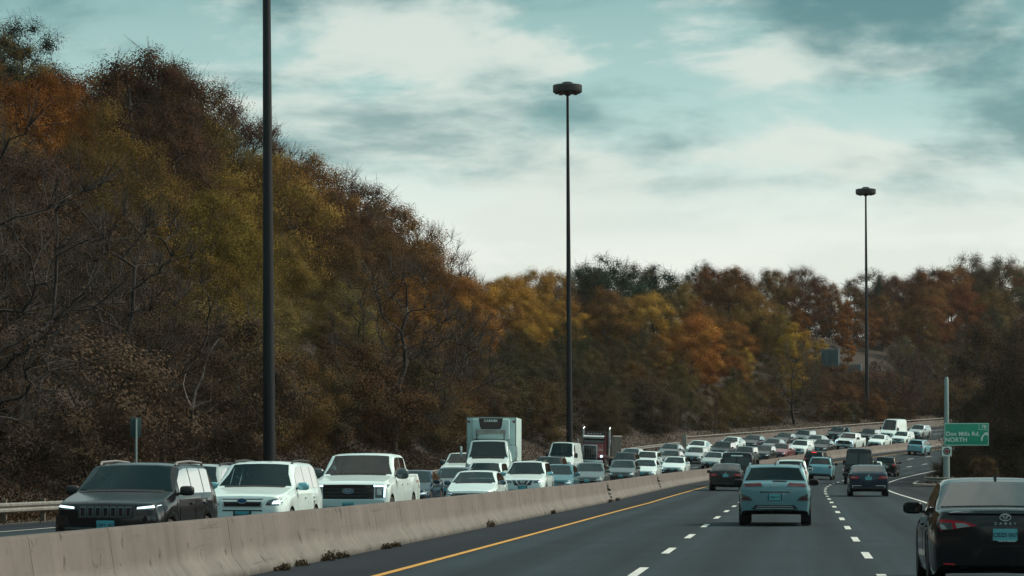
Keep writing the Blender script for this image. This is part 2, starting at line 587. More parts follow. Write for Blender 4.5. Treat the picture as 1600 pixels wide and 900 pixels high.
# ------------------------------------------------------------------ concrete median barrier
def concrete(name, top, low):
    m = bpy.data.materials.new(name)
    m.use_nodes = True
    t = m.node_tree
    b = t.nodes['Principled BSDF']
    b.inputs['Roughness'].default_value = 0.88
    b.inputs['Specular IOR Level'].default_value = 0.25
    uv = N(t, 'ShaderNodeUVMap', uv_map='wall')
    sep = N(t, 'ShaderNodeSeparateXYZ')
    L(t, uv, 0, sep, 0)
    # weathered band on the stem, sky light painted on toe, ragged edge between them
    nw = N(t, 'ShaderNodeTexNoise', ins={'Scale': 1.3, 'Detail': 6.0, 'Roughness': 0.7})
    L(t, uv, 0, nw, 'Vector')
    ma = N(t, 'ShaderNodeMath', operation='MULTIPLY_ADD', ins={1: 0.25, 2: -0.125})
    L(t, nw, 0, ma, 0)
    ms = N(t, 'ShaderNodeMath', operation='ADD')
    L(t, sep, 1, ms, 0); L(t, ma, 0, ms, 1)
    rz = ramp(t, [(0.28, low), (0.42, top)])
    L(t, ms, 0, rz, 0)
    # vertical rain streaks and blotches
    mp = N(t, 'ShaderNodeMapping', ins={3: (3.2, 0.35, 1)})
    L(t, uv, 0, mp, 0)
    n1 = N(t, 'ShaderNodeTexNoise', ins={'Scale': 1.0, 'Detail': 5.0, 'Roughness': 0.65})
    L(t, mp, 0, n1, 'Vector')
    r1 = ramp(t, [(0.32, 0.84), (0.50, 1.0), (0.7, 1.06)])
    L(t, n1, 0, r1, 0)
    n2 = N(t, 'ShaderNodeTexNoise', ins={'Scale': 0.7, 'Detail': 9.0, 'Roughness': 0.7})
    L(t, uv, 0, n2, 'Vector')
    r2 = ramp(t, [(0.3, 0.78), (0.7, 1.16)])
    L(t, n2, 0, r2, 0)
    n3 = N(t, 'ShaderNodeTexNoise', ins={'Scale': 3.4, 'Detail': 3.0})
    L(t, uv, 0, n3, 'Vector')
    r3 = ramp(t, [(0.63, 1.0), (0.70, 0.5)])
    L(t, n3, 0, r3, 0)
    # tyre scuffs along the wall and a darker tone towards its foot
    mp6 = N(t, 'ShaderNodeMapping', ins={3: (0.35, 9.0, 1)})
    L(t, uv, 0, mp6, 0)
    n6 = N(t, 'ShaderNodeTexNoise', ins={'Scale': 1.0, 'Detail': 6.0, 'Roughness': 0.7})
    L(t, mp6, 0, n6, 'Vector')
    r6 = ramp(t, [(0.60, 1.0), (0.72, 0.62)])
    L(t, n6, 0, r6, 0)
    r7 = ramp(t, [(0.02, 0.45), (0.12, 1.0)])
    L(t, ms, 0, r7, 0)
    cur = rz
    for r_ in (r1, r2, r3, r6, r7):
        mu = N(t, 'ShaderNodeMixRGB', blend_type='MULTIPLY', ins={0: 1.0})
        L(t, cur, 0, mu, 1); L(t, r_, 0, mu, 2)
        cur = mu
    L(t, cur, 0, b, 'Base Color')
    n4 = N(t, 'ShaderNodeTexNoise', ins={'Scale': 40.0, 'Detail': 4.0})
    L(t, uv, 0, n4, 'Vector')
    bp = N(t, 'ShaderNodeBump', ins={'Strength': 0.3, 'Distance': 0.01})
    L(t, n4, 0, bp, 'Height'); L(t, bp, 0, b, 'Normal')
    return m


CONC = concrete('barrier_concrete', (0.134, 0.122, 0.117), (0.172, 0.170, 0.162))
CONC_F = concrete('parapet_concrete', (0.135, 0.125, 0.12), (0.135, 0.13, 0.125))
BPROF = [(0.0, -0.12), (0.33, -0.12), (0.33, 0.075), (0.165, 0.30), (0.095, 0.78), (0.075, 0.812), (0.0, 0.812)]


def barrier_section(parent, s0, s1, c, prof, mat, name, jog=0.0, n=3):
    ring = [(x, z) for x, z in prof] + [(-x, z) for x, z in prof[::-1][1:-1]]
    m = len(ring)
    v = []; uvv = []
    for i in range(n + 1):
        s = s0 + (s1 - s0) * i / n
        for x, z in ring:
            v.append(P(s, c + x + jog, z)); uvv.append((s + (50 if x < 0 else 0), z))
    f = [(i * m + k, i * m + (k + 1) % m, (i + 1) * m + (k + 1) % m, (i + 1) * m + k) for i in range(n) for k in range(m)]
    f.append(tuple(range(m - 1, -1, -1))); f.append(tuple(n * m + k for k in range(m)))
    me = mesh_data(name, v, f, (mat,), R(40))
    uv = me.uv_layers.new(name='wall')
    uv.data.foreach_set('uv', [q for lp in me.loops for q in uvv[lp.vertex_index]])
    return obj(name, me, parent)


def build_barrier():
    root = empty('median_barrier')
    tag(root, 'long pinkish concrete barrier of jointed sections dividing the two carriageways', 'barrier')
    rng = random.Random(4)
    s = 4.0
    gaps = {103.5: 0.16, 138.0: 0.12}
    while s < 385:
        e = s + 3.05
        gap = 0.013
        for gs, gw in gaps.items():
            if s < gs <= e + 0.5:
                e = gs; gap = gw
        barrier_section(root, s, e, -7.9, BPROF, CONC, 'barrier_section', rng.uniform(-0.002, 0.002))
        s = e + gap
    # broken concrete and exposed joint irons in the two wide joints
    for gs in gaps:
        for k in range(4):
            q = P(gs + 0.08, -7.9 + 0.22 - 0.03 * k, 0.18 + 0.16 * k)
            b = MB(); b.box(-0.10, 0.10, -0.07, 0.07, -0.05, 0.05, 0.015)
            b.build('joint_rubble', CURB if k % 2 else BLACK, root, loc=q, rot=(0.2 * k, 0.3, 0.5 * k))


build_barrier()

GALV = material('galvanised_steel', (0.21, 0.215, 0.205), 0.6, 0.4, var=0.3, vscale=3)
WOOD = material('post_wood', (0.10, 0.085, 0.07), 0.9, var=0.3, vscale=6)


def guardrail(name, label, pts, posts_every=2, beam_t=0.62, group=None):
    """W-beam rail through world points, post at every n-th point, facing the road"""
    root = empty(name, pts[0])
    tag(root, label, 'guard rail', group)
    prof = [(0, 0.0), (0.05, -0.04), (0.05, -0.10), (-0.02, -0.155), (0.05, -0.21), (0.05, -0.27), (0, -0.31)]
    base = Vector(pts[0])
    dirs = []
    for i in range(len(pts)):
        d = Vector(pts[min(i + 1, len(pts) - 1)]) - Vector(pts[max(i - 1, 0)]); d.z = 0
        dirs.append(Vector((d.y, -d.x, 0)).normalized())
    seg = 6
    for a in range(0, len(pts) - 1, seg):
        idx = list(range(a, min(a + seg, len(pts) - 1) + 1))
        v = []
        for i in idx:
            q = Vector(pts[i]) - base
            for o_, z in prof:
                v.append(q + dirs[i] * (o_ + 0.004 * ((a // seg) % 2)) + Vector((0, 0, beam_t + z)))
            for o_, z in prof[::-1]:
                v.append(q + dirs[i] * (o_ - 0.012) + Vector((0, 0, beam_t + z)))
        m = 2 * len(prof)
        f = [(i * m + k, i * m + (k + 1) % m, (i + 1) * m + (k + 1) % m, (i + 1) * m + k) for i in range(len(idx) - 1) for k in range(m)]
        obj('rail', mesh_data('rail', v, f, (GALV,), R(50)), root)
    b = MB(); b.box(-0.075, 0.075, -0.075, 0.075, -0.5, beam_t + 0.10, 0.01)
    pm = b.data('post', WOOD)
    for i in range(0, len(pts), posts_every):
        q = Vector(pts[i]) - base - dirs[i] * 0.13
        obj('post', pm, root, q, (0, 0, math.atan2(-dirs[i].x, dirs[i].y)))
    return root


GS_END = 262.0
guardrail('guard_rail', 'weathered steel guard rail on posts along the foot of the wooded slope at left',
          [tuple(P(s, -24.0)) for s in np.arange(20, GS_END, 2.0)])

# concrete parapet with a steel rail on top, continuing the guard rail round the bend
pr = empty('roadside_parapet', tuple(P(GS_END, -24.0)))
tag(pr, 'pale concrete roadside wall with steel top rail on the far bend', 'wall')
_b = Vector(P(GS_END, -24.0))
PPROF = [(0.0, -0.2), (0.25, -0.2), (0.20, 0.15), (0.13, 0.80), (0.0, 0.80)]
for s in np.arange(GS_END, 420, 6.0):
    o = barrier_section(pr, s, s + 5.97, -24.0, PPROF, CONC_F, 'wall_section')
    o.location = -_b
m_ = MB()
rail_pts = [Vector(P(s, -24.0, 1.06)) - _b for s in np.arange(GS_END, 420, 4.0)]
m_.tube(rail_pts, 0.055, 6); m_.build('top_rail', GALV, pr)
pm = MB().box(-0.04, 0.04, -0.04, 0.04, 0.78, 1.06).data('rail_post', GALV)
for s in np.arange(GS_END + 0.3, 420, 4.0):
    obj('rail_post', pm, pr, Vector(P(s, -24.0)) - _b, (0, 0, -heading(s)))
m_ = MB(); m_.box(-0.22, 0.22, -0.3, 0.3, -0.2, 1.35, 0.03); m_.build('end_post', CONC_F if False else CURB, pr, loc=(0, -0.3, 0))

# guard-rail nose at the exit gore: hairpin with kerb in front
nose = []
for s in np.arange(236, 181, -2.5):
    nose.append(P(s, 7.5))
c0 = P(180.0, 8.2)
for a in np.linspace(0, math.pi / 2, 7)[1:]:
    nose.append(P(180.0 - 2.4 * math.sin(a), 7.5 + 2.4 * (1 - math.cos(a))))
for l in np.arange(11.5, 31, 1.8):
    nose.append(P(177.6 + (l - 9.9) * 0.10, l))
guardrail('guard_rail_nose', 'curved steel guard rail end round the exit gore, below the green sign', [tuple(q) for q in nose], 1)
kb = MB()
kp = []
for s in np.arange(200, 181, -2.0):
    kp.append(P(s, 6.75))
for a in np.linspace(0, math.pi / 2, 8)[1:]:
    kp.append(P(180 - 3.6 * math.sin(a), 6.75 + 3.6 * (1 - math.cos(a))))
for l in np.arange(12, 31, 2.0):
    kp.append(P(176.4 + (l - 10.3) * 0.10, l))
kp = [Vector(q) for q in kp]
kd = []
for i in range(len(kp)):
    d = kp[min(i + 1, len(kp) - 1)] - kp[max(i - 1, 0)]; d.z = 0
    kd.append(Vector((d.y, -d.x, 0)).normalized())
v = []
for q, d in zip(kp, kd):
    for o_, z in ((0.13, -0.2), (0.10, 0.14), (-0.12, 0.15), (-0.13, -0.2)):
        v.append(q + d * o_ + Vector((0, 0, z)))
f = [(i * 4 + k, i * 4 + (k + 1) % 4, (i + 1) * 4 + (k + 1) % 4, (i + 1) * 4 + k) for i in range(len(kp) - 1) for k in range(4)]
tag(obj('kerb', mesh_data('kerb', v, f, (CURB,), R(40))), kind='structure')
# island behind the kerb
cen = [q for q in kp]
v = [q - d * 0.1 + Vector((0, 0, 0.13)) for q, d in zip(kp, kd)] + [Vector(P(200 + 0.8 * i, 8 + 0.66 * i, 0.13)) for i in range(len(kp))]
n_ = len(kp)
f = [(i, i + 1, n_ + i + 1, n_ + i) for i in range(n_ - 1)]
tag(obj('gore_island', mesh_data('gore_island', v, f, (VERGE,))), kind='structure')

# ------------------------------------------------------------------ trees
def np_mesh(name, verts, quads, mat, vals=None):
    me = bpy.data.meshes.new(name)
    nv, nq = len(verts), len(quads)
    k = quads.shape[1]
    me.vertices.add(nv)
    me.vertices.foreach_set('co', np.ascontiguousarray(verts, dtype=np.float32).ravel())
    me.loops.add(nq * k)
    me.loops.foreach_set('vertex_index', np.ascontiguousarray(quads, dtype=np.int32).ravel())
    me.polygons.add(nq)
    me.polygons.foreach_set('loop_start', np.arange(nq, dtype=np.int32) * k)
    if vals is not None:
        a = me.attributes.new('v', 'FLOAT', 'FACE')
        a.data.foreach_set('value', np.ascontiguousarray(vals, dtype=np.float32))
    me.materials.append(mat)
    me.update(calc_edges=True)
    return me


def leaf_material(name, trans=0.2):
    m = bpy.data.materials.new(name)
    m.use_nodes = True
    t = m.node_tree
    t.nodes.clear()
    oi = N(t, 'ShaderNodeObjectInfo')
    at = N(t, 'ShaderNodeAttribute', attribute_name='v')
    br = ramp(t, [(0.0, 0.65), (0.5, 1.0), (1.0, 1.5)])
    L(t, at, 2, br, 0)
    hs = N(t, 'ShaderNodeMapRange', ins={1: 0.0, 2: 1.0, 3: 0.482, 4: 0.518})
    L(t, at, 2, hs, 0)
    hv = N(t, 'ShaderNodeHueSaturation', ins={'Saturation': 1.0})
    L(t, hs, 0, hv, 'Hue'); L(t, oi, 'Color', hv, 'Color')
    mu = N(t, 'ShaderNodeMixRGB', blend_type='MULTIPLY', ins={0: 1.0})
    L(t, hv, 0, mu, 1); L(t, br, 0, mu, 2)
    d = N(t, 'ShaderNodeBsdfDiffuse'); L(t, mu, 0, d, 0)
    tr = N(t, 'ShaderNodeBsdfTranslucent'); L(t, mu, 0, tr, 0)
    mx = N(t, 'ShaderNodeMixShader', ins={0: trans})
    L(t, d, 0, mx, 1); L(t, tr, 0, mx, 2)
    o = N(t, 'ShaderNodeOutputMaterial'); L(t, mx, 0, o, 0)
    return m


LEAF = leaf_material('autumn_leaf')
BARK = material('bark', (0.030, 0.026, 0.025), 0.95, var=0.35, vscale=4)
BARK_P = material('bark_pale', (0.36, 0.31, 0.28), 0.9, var=0.2, vscale=5)


def quads_at(rng, c, size, asp, up=0.5, bias=None):
    n = len(c)
    nrm = rng.normal(0, 1, (n, 3))
    if bias is not None: nrm = nrm * 0.27 + bias
    nrm[:, 2] += up * 1.5
    nrm /= np.linalg.norm(nrm, axis=1)[:, None]
    a = np.cross(nrm, rng.normal(0, 1, (n, 3))); a /= np.linalg.norm(a, axis=1)[:, None] + 1e-9
    b = np.cross(nrm, a)
    l = (size * rng.uniform(0.6, 1.3, n))[:, None] * 0.5
    w = l * asp
    # kite outline reads more like a leaf than a rectangle
    v = np.stack([c - a * l, c + b * w - a * l * 0.15, c + a * l, c - b * w - a * l * 0.15], 1)
    return v.reshape(-1, 3), np.arange(n * 4).reshape(-1, 4)


def prisms(p0, p1, r0, r1, k):
    n = len(p0)
    d = p1 - p0
    d = d / (np.linalg.norm(d, axis=1)[:, None] + 1e-9)
    ref = np.where(np.abs(d[:, 2:3]) < 0.9, np.array([[0, 0, 1.0]]), np.array([[1.0, 0, 0]]))
    a = np.cross(d, ref); a /= np.linalg.norm(a, axis=1)[:, None]
    b = np.cross(d, a)
    ang = np.arange(k) * 2 * np.pi / k
    ca, sa = np.cos(ang)[None, :, None], np.sin(ang)[None, :, None]
    off = a[:, None] * ca + b[:, None] * sa
    v = np.concatenate([p0[:, None] + off * r0[:, None, None], p1[:, None] + off * r1[:, None, None]], 1)
    i = np.arange(k)
    f = np.stack([i, (i + 1) % k, (i + 1) % k + k, i + k], 1)
    f = (np.arange(n) * 2 * k)[:, None, None] + f[None]
    return v.reshape(-1, 3), f.reshape(-1, 4)


def tree_proto(name, seed, H=12.0, z0=2.0, Rm=4.0, shape='round', ncl=95, rc=0.85, nl=210, leaf=0.17, droop=0.0, twigs=0, lean=0.0, bark=None):
    rng = np.random.default_rng(seed)
    def env(t):
        if shape == 'round': return np.sqrt(np.clip(1 - (2 * t - 0.95) ** 2 / 1.15, 0, 1))
        if shape == 'broad': return np.clip(np.sin(np.pi * np.clip(t * 0.80 + 0.17, 0, 1)) ** 0.6, 0, 1)
        if shape == 'tall': return np.clip(np.sin(np.pi * np.clip(t * 0.88 + 0.1, 0, 1)), 0, 1) ** 0.8
        if shape == 'cone': return np.clip(1.02 - t, 0, 1) ** 0.9
        return np.ones_like(t)
    # lumps: irregular crown outline
    lump_a = rng.uniform(0, 6.28, 5); lump_t = rng.uniform(0.1, 0.9, 5); lump_s = rng.uniform(-0.32, 0.30, 5)
    pts = []
    tries = 0
    while len(pts) < ncl and tries < 6000:
        tries += 1
        t = rng.uniform(0.0, 1.0); a = rng.uniform(0, 6.283)
        lump = 1 + sum(s_ * max(0, math.cos(a - a_)) * math.exp(-((t - t_) / 0.22) ** 2) for a_, t_, s_ in zip(lump_a, lump_t, lump_s))
        r_ = Rm * float(env(np.array(t))) * lump * math.sqrt(rng.uniform(0.12, 1.0))
        q = np.array([r_ * math.cos(a) + lean * t, r_ * math.sin(a), z0 + (H - z0 - rc * 0.6) * t])
        if all(np.sum((q - o) ** 2) > (rc * 0.85) ** 2 for o in pts):
            pts.append(q)
    pts = np.array(pts)
    # skeleton: leader, then every leaf clump joined to the nearest lower wood
    nodes = [np.array([0, 0, -1.2])]; par = [-1]
    kinks = rng.normal(0, 0.16, (8, 2)).cumsum(0)
    for i in range(8):
        nodes.append(np.array([kinks[i, 0] + lean * i / 8, kinks[i, 1], (H * 0.74) * (i + 1) / 8])); par.append(len(nodes) - 2)
    order = np.argsort(np.hypot(pts[:, 0], pts[:, 1]) + 0.25 * np.abs(pts[:, 2] - H * 0.5))
    tips = []
    for oi_ in order:
        c = pts[oi_]
        na = np.array(nodes[1:])
        d = np.linalg.norm(na - c, axis=1)
        cost = d + 1.1 * np.maximum(0, na[:, 2] - c[2] + 0.45 * d)
        j = int(np.argmin(cost)) + 1
        p0 = nodes[j]
        mid1 = p0 + (c - p0) * 0.4 + np.array([*rng.normal(0, 0.07, 2), 0.06 * d.min()]) * d.min()
        mid2 = p0 + (c - p0) * 0.75 + rng.normal(0, 0.06, 3) * d.min()
        for q in (mid1, mid2, c):
            nodes.append(q); par.append(j); j = len(nodes) - 1
        tips.append(j)
    nodes = np.array(nodes); par = np.array(par)
    cnt = np.zeros(len(nodes))
    for j in tips:
        while j >= 0:
            cnt[j] += 1; j = par[j]
    rad = 0.020 * np.sqrt(cnt) * (H / 12) + 0.004
    rad[0] = rad[1] * 1.35
    e = np.arange(1, len(nodes))
    v1, f1 = prisms(nodes[par[e]], nodes[e], np.minimum(rad[par[e]], rad[e] * 1.6), rad[e], 5)
    wv, wf = [v1], [f1]
    if twigs:
        tp = np.repeat(pts, twigs, 0)
        dr = rng.normal(0, 1, tp.shape); out = tp - np.array([0, 0, H * 0.45]); out /= np.linalg.norm(out, axis=1)[:, None]
        dr = dr * 0.6 + out * 0.8 + np.array([0, 0, 0.5]); dr /= np.linalg.norm(dr, axis=1)[:, None]
        en = tp + dr * rng.uniform(0.7, 1.7, (len(tp), 1)) * rc
        v2, f2 = prisms(tp, en, np.full(len(tp), 0.016), np.full(len(tp), 0.006), 3)
        wv.append(v2); wf.append(f2 + len(v1))
        # forked ends
        st = tp + (en - tp) * 0.45
        d2 = dr + rng.normal(0, 0.5, dr.shape)
        v3, f3 = prisms(st, st + d2 * 0.6 * rc, np.full(len(tp), 0.010), np.full(len(tp), 0.005), 3)
        wv.append(v3); wf.append(f3 + len(v1) + len(v2))
    wood = np_mesh('trunk', np.concatenate(wv), np.concatenate(wf), bark or BARK)
    # leaves in ragged clumps round the tips
    if nl > 0:
        per = rng.poisson(nl * rng.uniform(0.45, 1.5, len(pts)))
        cid = np.repeat(np.arange(len(pts)), per)
        g = rng.normal(0, 1, (len(cid), 3))
        g /= np.linalg.norm(g, axis=1)[:, None]
        rr = rc * (rng.uniform(0, 1, len(cid)) ** 0.30) * rng.uniform(0.8, 1.35, len(pts))[cid]
        # spikes: sub-sprays inside a clump
        nsp = 9
        spd = rng.normal(0, 1, (len(pts), nsp, 3)); spd /= np.linalg.norm(spd, axis=2)[:, :, None]
        sid = rng.integers(0, nsp, len(cid))
        g = g * 0.72 + spd[cid, sid] * 0.50
        c = pts[cid] + g * rr[:, None] * np.array([1, 1, 0.8])
        if droop:
            c[:, 2] -= droop * rr * rng.uniform(0, 1.6, len(cid))
        bias = (c - pts[cid]); bias /= np.linalg.norm(bias, axis=1)[:, None] + 1e-6
        ob = c - np.array([0, 0, z0 + (H - z0) * 0.45]); ob /= np.linalg.norm(ob, axis=1)[:, None] + 1e-6
        lv, lf = quads_at(rng, c, leaf, 0.62, 0.22, bias * 1.0 + ob * 0.5)
        val = np.clip(rng.normal(0.5, 0.17, len(pts))[cid] + rng.normal(0, 0.08, len(cid)), 0, 1)
        crown = np_mesh('crown', lv, lf, LEAF, val)
    else:
        crown = None
    return dict(wood=wood, crown=crown, H=H, R=Rm)


PROTO = {
    'round': [tree_proto('round', 11 + i, 12, 1.6, 4.0 + 0.3 * i, 'round', 52, 1.25, 820, 0.13) for i in range(3)],
    'broad': [tree_proto('broad', 31 + i, 11.5, 1.0, 4.6, 'broad', 58, 1.28, 760, 0.13, droop=0.45) for i in range(3)],
    'tall': [tree_proto('tall', 51 + i, 14, 1.8, 3.3, 'tall', 52, 1.12, 740, 0.13) for i in range(2)],
    'thin': [tree_proto('thin', 71 + i, 12.5, 1.8, 4.2, 'round', 64, 1.1, 430, 0.12, twigs=5) for i in range(3)],
    'bare': [tree_proto('bare', 91 + i, 12, 2.2, 3.9, 'round', 90, 0.95, 50, 0.12, twigs=11) for i in range(2)],
    'oak': [tree_proto('oak', 111 + i, 12, 3.4, 4.6, 'broad', 46, 1.08, 470, 0.13, twigs=3) for i in range(3)],
    'brush': [tree_proto('brush', 131 + i, 6.5, 0.1, 3.2, 'broad', 50, 0.92, 620, 0.11, twigs=3) for i in range(3)],
    'cone': [tree_proto('cone', 151, 12, 0.6, 2.3, 'cone', 110, 0.6, 260, 0.11)],
}


def lin(c):
    m = sum(c) / 3
    k_ = 0.08 + 0.24 * min(1, max(0, (m - 45) / 35))
    c = [x * (1 - k_) + m * k_ for x in c]
    c[1] *= 1.02; c[2] *= 0.92
    return tuple((x / 255 / 12.92) if x <= 10 else ((x / 255 + 0.055) / 1.055) ** 2.4 for x in c)


FOL = 1.28     # seen colour -> albedo under this sky
PAL = [((60, 90), (40, 42, 40), 'oak'), ((20, 70), (34, 40, 40), 'oak'), ((100, 165), (92, 54, 24), 'round'), ((200, 215), (84, 64, 34), 'broad'),
       ((345, 300), (126, 97, 38), 'broad'), ((345, 390), (98, 78, 34), 'broad'), ((60, 300), (64, 50, 46), 'thin'), ((20, 260), (80, 60, 34), 'round'),
       ((100, 440), (66, 53, 50), 'thin'), ((250, 400), (70, 56, 48), 'thin'),
       ((50, 600), (58, 48, 43), 'brush'), ((180, 560), (62, 50, 44), 'thin'), ((260, 130), (58, 42, 34), 'oak'), ((390, 190), (62, 44, 36), 'thin'),
       ((450, 330), (104, 63, 30), 'round'), ((520, 270), (72, 58, 54), 'bare'), ((590, 300), (70, 52, 42), 'thin'), ((620, 390), (74, 54, 36), 'broad'),
       ((470, 470), (100, 84, 50), 'broad'), ((460, 600), (66, 58, 46), 'broad'), ((560, 540), (84, 66, 42), 'tall'), ((620, 620), (72, 50, 34), 'brush'),
       ((540, 640), (64, 48, 34), 'brush'), ((735, 470), (126, 79, 28), 'round'), ((800, 475), (134, 92, 30), 'round'), ((740, 410), (70, 56, 50), 'bare'),
       ((820, 560), (62, 58, 50), 'broad'), ((700, 600), (60, 48, 38), 'brush'), ((680, 670), (54, 40, 32), 'brush'), ((850, 430), (72, 54, 46), 'thin'),
       ((960, 415), (40, 50, 46), 'oak'), ((1000, 485), (130, 92, 34), 'round'), ((930, 550), (58, 53, 44), 'broad'), ((920, 470), (56, 56, 44), 'broad'),
       ((1090, 515), (130, 76, 30), 'round'), ((1170, 490), (118, 85, 38), 'broad'), ((1050, 610), (58, 49, 41), 'broad'), ((960, 640), (58, 48, 41), 'broad'),
       ((1230, 540), (150, 112, 34), 'tall'), ((1150, 425), (96, 56, 40), 'round'), ((1110, 410), (40, 46, 46), 'oak'), ((1250, 440), (80, 50, 40), 'thin'),
       ((1180, 600), (74, 62, 46), 'broad'), ((1320, 520), (124, 70, 32), 'tall'), ((1290, 480), (84, 64, 44), 'tall'), ((1400, 540), (76, 68, 50), 'broad'),
       ((1480, 425), (62, 48, 44), 'oak'), ((1440, 485), (100, 60, 40), 'round'), ((1550, 460), (96, 54, 36), 'round'), ((1380, 575), (86, 46, 40), 'thin'),
       ((1250, 640), (66, 54, 42), 'broad'), ((1330, 620), (76, 50, 42), 'thin'), ((1420, 620), (64, 50, 42), 'thin'), ((1340, 425), (74, 52, 42), 'thin'),
       ((1430, 415), (60, 48, 42), 'oak'), ((1560, 415), (46, 44, 42), 'oak'), ((1520, 560), (70, 56, 46), 'thin')]
NAMEKIND = {'round': ('rounded tree', 'leafy_tree'), 'broad': ('drooping tree', 'drooping_tree'), 'tall': ('narrow tree', 'narrow_tree'),
            'thin': ('thin-leaved tree', 'thinning_tree'), 'bare': ('bare twiggy tree', 'bare_tree'), 'oak': ('heavy-limbed tree', 'heavy_limbed_tree'),
            'brush': ('low bushy tree', 'bushy_tree'), 'cone': ('conifer', 'conifer')}
SKYX = [-300, 0, 60, 100, 130, 160, 220, 280, 320, 340, 400, 440, 470, 520, 580, 640, 670, 690, 740, 780, 830, 880, 930, 960, 1010, 1045, 1080, 1100, 1140, 1180, 1240, 1290, 1340, 1380, 1430, 1480, 1520, 1600, 1800]
SKYY = [10, 28, 45, 90, 105, 75, 70, 80, 115, 160, 180, 215, 232, 250, 262, 308, 340, 398, 408, 424, 420, 424, 410, 400, 412, 438, 438, 405, 412, 424, 414, 430, 424, 420, 400, 410, 398, 404, 404]
TREES = []


def colour_name(c):
    r_, g_, b_ = c
    if r_ < 62 and g_ >= r_ - 4: return 'dark green'
    if r_ > 125 and g_ > 88: return 'golden yellow'
    if r_ > 100 and g_ < 0.68 * r_: return 'orange'
    if r_ > 92 and g_ > 0.75 * r_: return 'olive yellow'
    if r_ > 82 and g_ < 0.68 * r_: return 'rust red'
    if r_ - b_ < 18: return 'greyish brown'
    if r_ > 72: return 'brown'
    return 'dark brown'


def place_tree(loc, kind, col, scale, where, rng, label=None, uniq=None, rot=None, sx=1.0):
    pr_ = PROTO[kind][rng.integers(0, len(PROTO[kind]))]
    name = NAMEKIND[kind][1]
    root = empty(name, tuple(loc), (rng.normal(0, 0.03), rng.normal(0, 0.03), rng.uniform(0, 6.28) if rot is None else rot))
    root.scale = (scale * sx, scale * sx, scale)
    cn = colour_name(col)
    lb = label or f"{cn} {NAMEKIND[kind][0]} {where}"
    tag(root, lb, 'tree', None if label else f"{cn} {NAMEKIND[kind][0]}s {where}")
    tr = obj('trunk', pr_['wood'], root)
    if pr_['crown']:
        cr = obj('crown', pr_['crown'], root)
        lum = sum(col) / 3
        a = np.array(lin(col)) * FOL * (1 + 0.7 * max(0, 66 - lum) / 66) * rng.uniform(0.82, 1.2) * np.array([1, rng.uniform(0.95, 1.05), rng.uniform(0.9, 1.1)])
        cr.color = (*np.clip(a, 0.004, 0.75), 1)
    return root


def where_of(s, lat, u):
    h = 'in front row' if lat > -32 else ('low down' if lat > -42 else ('half way up' if lat > -54 else 'on the skyline'))
    if u < 110: return h + ' in the far left corner'
    if u < 260: return h + ' above the black oncoming car'
    if u < 430: return h + ' just left of the nearest mast'
    if u < 560: return h + ' just right of the nearest mast'
    if u < 700: return h + ' left of the box truck'
    if u < 890: return h + ' between box truck and middle mast'
    if u < 1000: return h + ' just right of the middle mast'
    if u < 1110: return h + ' behind the start of the bend'
    if u < 1230: return h + ' behind the middle of the bend'
    if u < 1356: return h + ' just left of the far mast'
    if lat < -67: h = 'on the crest behind'
    if u < 1450: return h + ' just right of the far mast'
    if u < 1530: return h + ' above the green exit sign'
    return h + ' in the far right corner'


def ray_ground(u, y):
    """where the sight line through a picture point meets the slope"""
    cs, sn = math.cos(YAW), math.sin(YAW)
    for D in np.arange(250, 600, 1.0):
        X = (u - 800) / FPX * D
        x, yy = X * cs - D * sn, X * sn + D * cs
        z = CAM_H + (HOR - y) / FPX * D
        if float(ground_z(x, yy)[0][0]) >= z: return x, yy, z, D
    return x, yy, z, D


WALL_D = 0


def noise_wall():
    # stepped grey-blue concrete panels half way up the far slope
    global WALL_D
    NW = material('noise_wall_panel', (0.085, 0.125, 0.145), 0.8, var=0.3, vscale=0.5)
    NWC = material('noise_wall_cap', (0.16, 0.21, 0.22), 0.8)
    D0 = ray_ground(1330, 612)[3]
    WALL_D = D0
    cs, sn = math.cos(YAW), math.sin(YAW)
    def wp(u, D):
        X = (u - 800) / FPX * D
        return Vector((X * cs - D * sn, X * sn + D * cs, 0))
    root = None
    for k, (u0, u1, yt) in enumerate([(1284, 1311, 548), (1311.5, 1346, 572), (1372, 1396, 603)]):
        Da, Db = D0 + 6 - 3.2 * k, D0 + 6 - 3.2 * k - 2.4
        a, b2 = wp(u0, Da), wp(u1, Db)
        if root is None:
            c = a.copy(); root = empty('noise_wall', a)
            tag(root, 'stepped grey-blue concrete wall half hidden among trees on the far slope', 'wall')
        zt = CAM_H + (HOR - yt) / FPX * Da
        nseg = 3
        for i in range(nseg):
            p, q = a.lerp(b2, i / nseg), a.lerp(b2, (i + 0.97) / nseg)
            d = (q - p); nn = Vector((d.y, -d.x, 0)).normalized() * 0.12
            v = [p + nn, q + nn, q - nn, p - nn]
            vv = [Vector((w.x, w.y, zt - 7)) - c for w in v] + [Vector((w.x, w.y, zt)) - c for w in v]
            obj('panel', mesh_data('panel', vv, [(0, 1, 5, 4), (1, 2, 6, 5), (2, 3, 7, 6), (3, 0, 4, 7), (4, 5, 6, 7)], (NW,)), root)
            vv = [Vector((w.x, w.y, zt)) - c + (w - (p + q) / 2) * 0.05 + Vector((0, 0, 0.004)) for w in v]
            vv += [w + Vector((0, 0, 0.2)) for w in vv]
            obj('cap', mesh_data('cap', vv, [(0, 1, 5, 4), (1, 2, 6, 5), (2, 3, 7, 6), (3, 0, 4, 7), (4, 5, 6, 7)], (NWC,)), root)


noise_wall()


